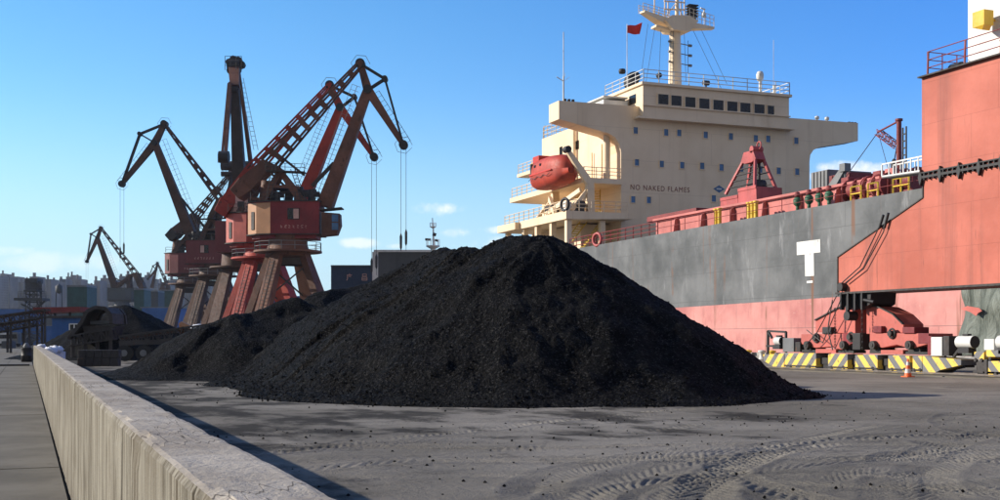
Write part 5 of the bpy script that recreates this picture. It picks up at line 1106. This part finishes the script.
# lattice tower with platforms
D4 = 230; a = pt(33.5, 300, D4); lt = thing('lattice_tower', 'dark steel lattice transfer tower with wide platform at far left', 'tower', (a.x, a.y, 0))
p1 = pt(33.5, 280, D4); b = MB(); b.lattice(Vector((a.x, a.y, 0)), p1, FW, 2.2, 2.2, .14, 9); b.build('frame', M['far'], lt)
b = MB(); b.beam(pt(18, 299.5, D4), pt(46, 299.5, D4), FW, 4, .5); b.beam(pt(27, 291, D4), pt(40, 291, D4), FW, 3.4, .3); b.beam(pt(28, 281, D4), pt(40, 281, D4), FW, 3, .9); b.beam(pt(21, 304, D4), pt(33, 310, D4), FW, .3, .3); b.beam(pt(45, 301, D4), pt(35, 310, D4), FW, .3, .3); b.rail([pt(18, 298, D4), pt(46, 298, D4)], 1.2, .06, 1); b.build('platform', M['far'], lt)
p = pt(33.5, 286, D4); b = MB(); b.box((p.x - 1.3, p.y - 1.3, p.z - .9), (p.x + 1.3, p.y + 1.3, p.z + .9)); b.build('machine_room', M['far'], lt)
# green silo boxes
for i, (x0, x1, t, d, mt, lab) in enumerate(((67, 87, 287, 330, 'teal', 'dull green box silo in front of the city towers'), (134, 144, 290, 400, 'teal', 'small green silo right of the small distant crane'), (160, 176, 291, 500, 'teal', 'hazy green silo beside the leftmost tall crane'), (146, 158, 292, 420, 'far', 'grey block silo between two green ones'))):
    b, a, c = blockpx(x0, x1, t, d, 8); a0 = a; s1 = thing('silo', lab, 'silo', (a.x, a.y, 0), 'box silos at left'); b.build('body', M[mt], s1); b = MB(); b.beam(a + UP * .3 + FW * 4, c + UP * .3 + FW * 4, FW, 8.6, .5); b.build('roof_edge', M['grey'], s1)
# small water tower
a = pt(59, 296, 350); wt = thing('water_tower', 'small dark water tower on legs left of the big green silo', 'tower', (a.x, a.y, 0))
p = pt(59, 292, 350); b = MB(); b.lathe(tuple(p), [(0, -.6), (1.0, 0), (1.0, 1.7), (0, 2.4)], 14); b.build('tank', M['far'], wt)
for u in (-.8, .8):
    b = MB(); b.beam(Vector((a.x, a.y, 0)) + RT * u * 1.4, p + RT * u, FW, .22, .22); b.build('leg', M['far'], wt)
# steel skips and containers standing about the yard
for k, (x0, x1, t, d, mt, lab) in enumerate(((2, 10, 341, 190, 'slate', 'grey skip beside the trucks at the far left'), (42, 50, 343, 150, 'dark', 'dark skip just right of the wall end behind the sacks'), (84, 92, 343, 108, 'deckred', 'rust-red container behind the concrete blocks'), (128, 140, 332, 150, 'navy', 'navy container behind the mobile conveyor, left of its pair'), (141, 152, 334, 146, 'slate', 'grey container behind the mobile conveyor, right of its pair'), (62, 70, 345, 125, 'slate', 'grey skip below the blue cabin window'))):
    a, c = pt(x0, t, d), pt(x1, t, d); ct_ = thing('container' if 'container' in lab else 'skip', lab, 'container' if 'container' in lab else 'skip', (a.x, a.y, 0))
    b = MB(); b.prism([Vector((a.x, a.y, .02)), Vector((c.x, c.y, .02)), c, a], FW * 2.4); b.build('body', M[mt], ct_, .04)
    b = MB()
    for q in range(6): e = a.lerp(c, q / 5); b.beam(Vector((e.x, e.y, .03)) - FW * .04, e - FW * .04 - UP * .05, FW, .07, .1)
    b.build('ribs', M[mt], ct_)
# long low blue-roofed sheds before the city
for i, (x0, x1, t, d, mt, lab) in enumerate(((-20, 24, 309, 420, 'blue', 'long hazy blue shed at the far left behind the conveyors'), (44, 70, 313, 380, 'slate', 'low slate-grey shed behind the blue cabin'), (86, 120, 308, 520, 'slate', 'pale grey far shed under the small distant crane'), (142, 178, 308, 300, 'blue', 'blue far shed between the coal pile and crane legs'), (0, 52, 326, 300, 'blue', 'low blue shed behind the trucks at far left'))):
    b, a, c = blockpx(x0, x1, t, d, 20); sd = thing('shed', lab, 'shed', (a.x, a.y, 0), 'low sheds before the city'); b.build('wall', M[mt], sd)
    b = MB(); e = FW * 20; b.prism([a - RT * .5, c + RT * .5, c + RT * .5 + UP * .25, a - RT * .5 + UP * .25], e); b.build('roof', M['grey'], sd)
# hopper loader over the far heap
D5 = 86; a = pt(100, 330, D5); hl = thing('hopper_loader', 'dark hopper loader with arched cover and inclined chute beside the distant coal pile', 'loader', (a.x, a.y, 0))
def h5(px, py, v=0): return pt(px, py, D5) + FW * v
b = MB(); cvp = [(77, 339), (90, 322), (95, 312), (103, 308), (113, 309), (118, 315), (119, 324)]
for v in (-1.6, 1.4):
    for q, r in zip(cvp, cvp[1:]): b.beam(h5(*q, v), h5(*r, v), FW, .3, .25)
for q, r in zip(cvp, cvp[1:]): b.prism([h5(*q, -1.6), h5(*r, -1.6), h5(*r, 1.6), h5(*q, 1.6)], (0, 0, .08))
b.build('arched_cover', M['dark'], hl)
b = MB(); b.beam(h5(94, 323), h5(118, 322), FW, 1.6, .25); b.build('ledge', M['slate'], hl)
b = MB(); b.prism([h5(88, 326, -1.2), h5(120, 326, -1.2), h5(114, 340, -1.2), h5(92, 340, -1.2)], FW * 2.4); b.build('hopper', M['dark'], hl)
for px in (80, 92, 104, 117):
    b = MB(); p = h5(px, 332, -1.4); b.box((p.x - .12, p.y - .12, 0), (p.x + .12, p.y + .12, p.z)); b.build('leg', M['dark'], hl)
b = MB(); b.lattice(h5(78, 341, -1.4), h5(120, 334, -1.4), FW, .8, .7, .07, 8); b.build('brace', M['dark'], hl)
# mobile chassis (long dark flat-bed conveyor) in front of crane legs
D6 = 78; a = pt(160, 345, D6); mc = thing('mobile_conveyor', 'long dark mobile conveyor on wheels parked before the crane legs', 'conveyor', (a.x, a.y, 0))
def h6(px, py, v=0): return pt(px, py, D6) + FW * v
b = MB(); b.lattice(h6(122, 341), h6(212, 329), FW, 1.2, .6, .08, 16); b.beam(h6(122, 343), h6(196, 341), FW, 1.3, .3); b.build('truss', M['dark'], mc)
b = MB(); b.beam(h6(122, 339), h6(212, 327), FW, 1.0, .12); b.build('belt', M['brown2'], mc)
for px in (128, 147, 165, 181):
    b = MB(); b.tube(h6(px, 353, -.8), h6(px, 353, -.4), .52, n=14); wh = b.build('wheel', M['tyre'], mc); b = MB(); b.tube(h6(px, 353, -.85), h6(px, 353, -.81), .22, n=10); b.build('hub', M['grey'], wh)
for px in (126, 145, 163, 183, 194): b = MB(); b.beam(h6(px, 341), h6(px + 3, 352), FW, .18, .18); b.build('strut', M['dark'], mc)
p = h6(199, 327); b = MB(); b.lathe(tuple(p - UP * .3), [(.62, 0), (.6, .25), (.36, .45), (0, .5)], 14); b.build('drum_cover', M['bag'], mc)
b = MB(); b.beam(h6(181, 323), h6(196, 330), FW, .5, .22); b.beam(h6(181, 323), h6(183, 338), FW, .4, .2); b.build('feed_chute', M['tanp'], mc)
# dark concrete blocks stacked
bl = None
for r in range(2):
    for k in range(5):
        D7 = 66; p = pt(77 + k * 8.2 + r * .8, 365 - r * 8, D7); b = MB(); w = 7.9 / F_ * D7; p0 = Vector((p.x, p.y, .0 + r * .46)); b.prism([p0, p0 + RT * w, p0 + RT * w + UP * .44, p0 + UP * .44], FW * .6)
        lab = 'dark concrete block in the %s row, %s' % (('bottom', 'top')[r], ('leftmost', 'second from left', 'middle one', 'second from right', 'rightmost')[k]); single(b, 'concrete_block', M['dark'], lab, 'concrete block', tuple(p0), 'concrete blocks stacked before the hopper', .03)
# barrel at the end of the wall, sacks, kerb stone
p = gnd(26.5, 358 + 4); b = MB(); x, y = -.05, 70.; D8 = 78
p = pt(26.5, 360, D8); p.z = 0; br_ = thing('barrel', 'black drum standing on the path at the far end of the wall', 'drum', tuple(p)); b = MB(); b.lathe(tuple(p), [(0, 0), (.33, 0), (.33, .4), (.35, .42), (.33, .44), (.33, .9), (.35, .93), (0, .93)], 16); b.build('body', M['black'], br_); b = MB(); b.lathe(tuple(p + UP * .93), [(.2, 0), (.22, .1), (.1, .3), (0, .32)], 12); b.build('lid', M['grey'], br_)
rn = random.Random(4)
for k, (px, py, d, s1) in enumerate(((41, 347.5, 64, .3), (50, 351.5, 55, .34), (54, 350.5, 56, .36), (59, 349.5, 58, .25))):
    p = pt(px, py, d); b = MB(); n = 10; 
    prof = [(0, -.5), (.7, -.45), (.95, -.1), (.85, .3), (.45, .5), (0, .55)]; b.lathe(tuple(p), [(r * s1, z * s1) for r, z in prof], n)
    b.v = [(x + rn.uniform(-.06, .06), y + rn.uniform(-.06, .06), z + rn.uniform(-.05, .05)) for x, y, z in b.v]
    b.tube((p.x, p.y, 0), (p.x, p.y, p.z - .4 * s1), .3, n=8)
    single(b, 'sack', M['bag'], ('pale sack nearest the wall end', 'largest white sack heaped behind the wall', 'white sack leaning on the largest one', 'small white sack at the right of the group')[k], 'sack', (p.x, p.y, 0), 'white sacks behind the wall')
p = gnd(20, 366); b = MB(); b.box((p.x - 1.2, p.y - .2, .012), (p.x + .5, p.y + .5, .1)); single(b, 'timber', M['dark'], 'dark timber lying across the path near the drum', 'timber', tuple(p), None, .01)
# trucks far left
for k, (px, d, mt, lab) in enumerate(((3, 250, 'white', 'tiny white truck at the far left edge of the road'), (12, 230, 'grey', 'tiny grey truck next to the white one on the road'), (19, 280, 'blue', 'tiny blue truck nearest the drum on the far road'))):
    p = pt(px, HZ, d); p.z = 0; tk = thing('truck', lab, 'truck', tuple(p), 'trucks on the far road')
    b = MB(); b.prism([p + RT * -1.1 + UP * .6, p + RT * 1.1 + UP * .6, p + RT * 1.1 + UP * 2.5, p + RT * .9 + UP * 2.8, p - RT * .9 + UP * 2.8, p - RT * 1.1 + UP * 2.5], FW * 1.9); b.build('cab', M[mt], tk)
    b = MB(); b.prism([p + RT * -1.15 + UP * 1 + FW * 2.1, p + RT * 1.15 + UP * 1 + FW * 2.1, p + RT * 1.2 + UP * 2.7 + FW * 2.1, p - RT * 1.2 + UP * 2.7 + FW * 2.1], FW * 5); b.build('load_bed', M['dark'], tk)
    b = MB(); b.prism([p + RT * -.95 + UP * 1.6 - FW * .02, p + RT * .95 + UP * 1.6 - FW * .02, p + RT * .85 + UP * 2.4 - FW * .02, p - RT * .85 + UP * 2.4 - FW * .02], -FW * .03); b.build('windscreen', M['glass'], tk)
    for sx in (-.9, .9):
        for v in (.7, 5.5): b = MB(); b.tube(p + RT * (sx - .15) + FW * v + UP * .5, p + RT * (sx + .15) + FW * v + UP * .5, .5, n=12); b.build('wheel', M['tyre'], tk)

# ------------------------------------------------------------------ city towers on the skyline
rc = random.Random(21)
def ordn(n): return ('first', 'second', 'third', 'fourth', 'fifth', 'sixth', 'seventh', 'eighth', 'ninth', 'tenth', 'eleventh', 'twelfth')[n - 1] if n < 13 else '%d%s' % (n, {1: 'st', 2: 'nd', 3: 'rd'}.get(n % 10, 'th') if n > 20 else 'th')
TW = [(-8, 0, 276), (0, 4.5, 273.5), (5, 10, 277), (10.5, 18, 276.5), (18.5, 24, 282), (24.5, 29, 279), (29.5, 38, 276.5), (39, 44, 281), (45, 51, 279), (52, 57.5, 281.5), (59, 65.5, 279), (66, 70, 276.5), (70.5, 75, 275), (75.5, 81, 279), (82, 88, 283.5), (88.5, 93, 286), (94, 100, 280.5), (100.5, 109, 278), (110, 116, 280), (119, 125, 276), (125.5, 132, 274.5), (133, 137, 281), (138, 144, 277), (144.5, 150, 275), (151, 157, 279), (158, 163, 283), (164, 169, 280), (170, 176, 279), (176.5, 183, 284), (184, 190, 282), (191, 199, 285), (203, 210, 283), (212, 220, 286)]
kinds = ('grey', 'brown-grey', 'pale')
for k, (x0, x1, t) in enumerate(TW):
    d = rc.uniform(1350, 1700); a, c = pt(x0, t, d), pt(x1, t, d); w = (c - a).length; mt = rc.randrange(3)
    T = thing('tower_block', 'hazy %s tower block on the skyline, %s from the left edge' % (kinds[mt], ordn(k + 1)), 'building', (a.x, a.y, 0), 'tower blocks of the distant city')
    b = MB(); b.prism([Vector((a.x, a.y, 0)), Vector((c.x, c.y, 0)), c, a], FW * 25)
    if w > 6: b.beam(Vector((a.x, a.y, 0)) + RT * w * .33 - FW * 1, a + RT * w * .33 - FW * 1 - UP * 3, FW, 2, w * .2)
    b.build('wall', CITY[mt], T)
    b = MB(); e = a.lerp(c, rc.uniform(.3, .7)); b.box((e.x - w * .18, e.y + 2, e.z), (e.x + w * .18, e.y + 9, e.z + rc.uniform(2.5, 6))); b.build('roof_house', CITY[mt], T)

# ------------------------------------------------------------------ harbour haze
HD = 0.00007
lo, hi = (-900, -120, -8), (1500, 2300, 130)
b = MB(); b.box(lo, hi); hz = b.build('haze', M['white']); hz.data.materials.clear()
hm_ = bpy.data.materials.new('haze'); hm_.use_nodes = True; nt = hm_.node_tree; nt.nodes.clear(); vp = nt.nodes.new('ShaderNodeVolumePrincipled'); vp.inputs['Color'].default_value = (.80, .88, 1, 1); vp.inputs['Density'].default_value = HD; vp.inputs['Anisotropy'].default_value = .2
ou = nt.nodes.new('ShaderNodeOutputMaterial'); nt.links.new(vp.outputs[0], ou.inputs['Volume']); hz.data.materials.append(hm_); hz['kind'] = 'stuff'; hz['label'] = 'thin blue harbour haze'
for o in list(bpy.data.objects):
    if '_o' in o: del o['_o']
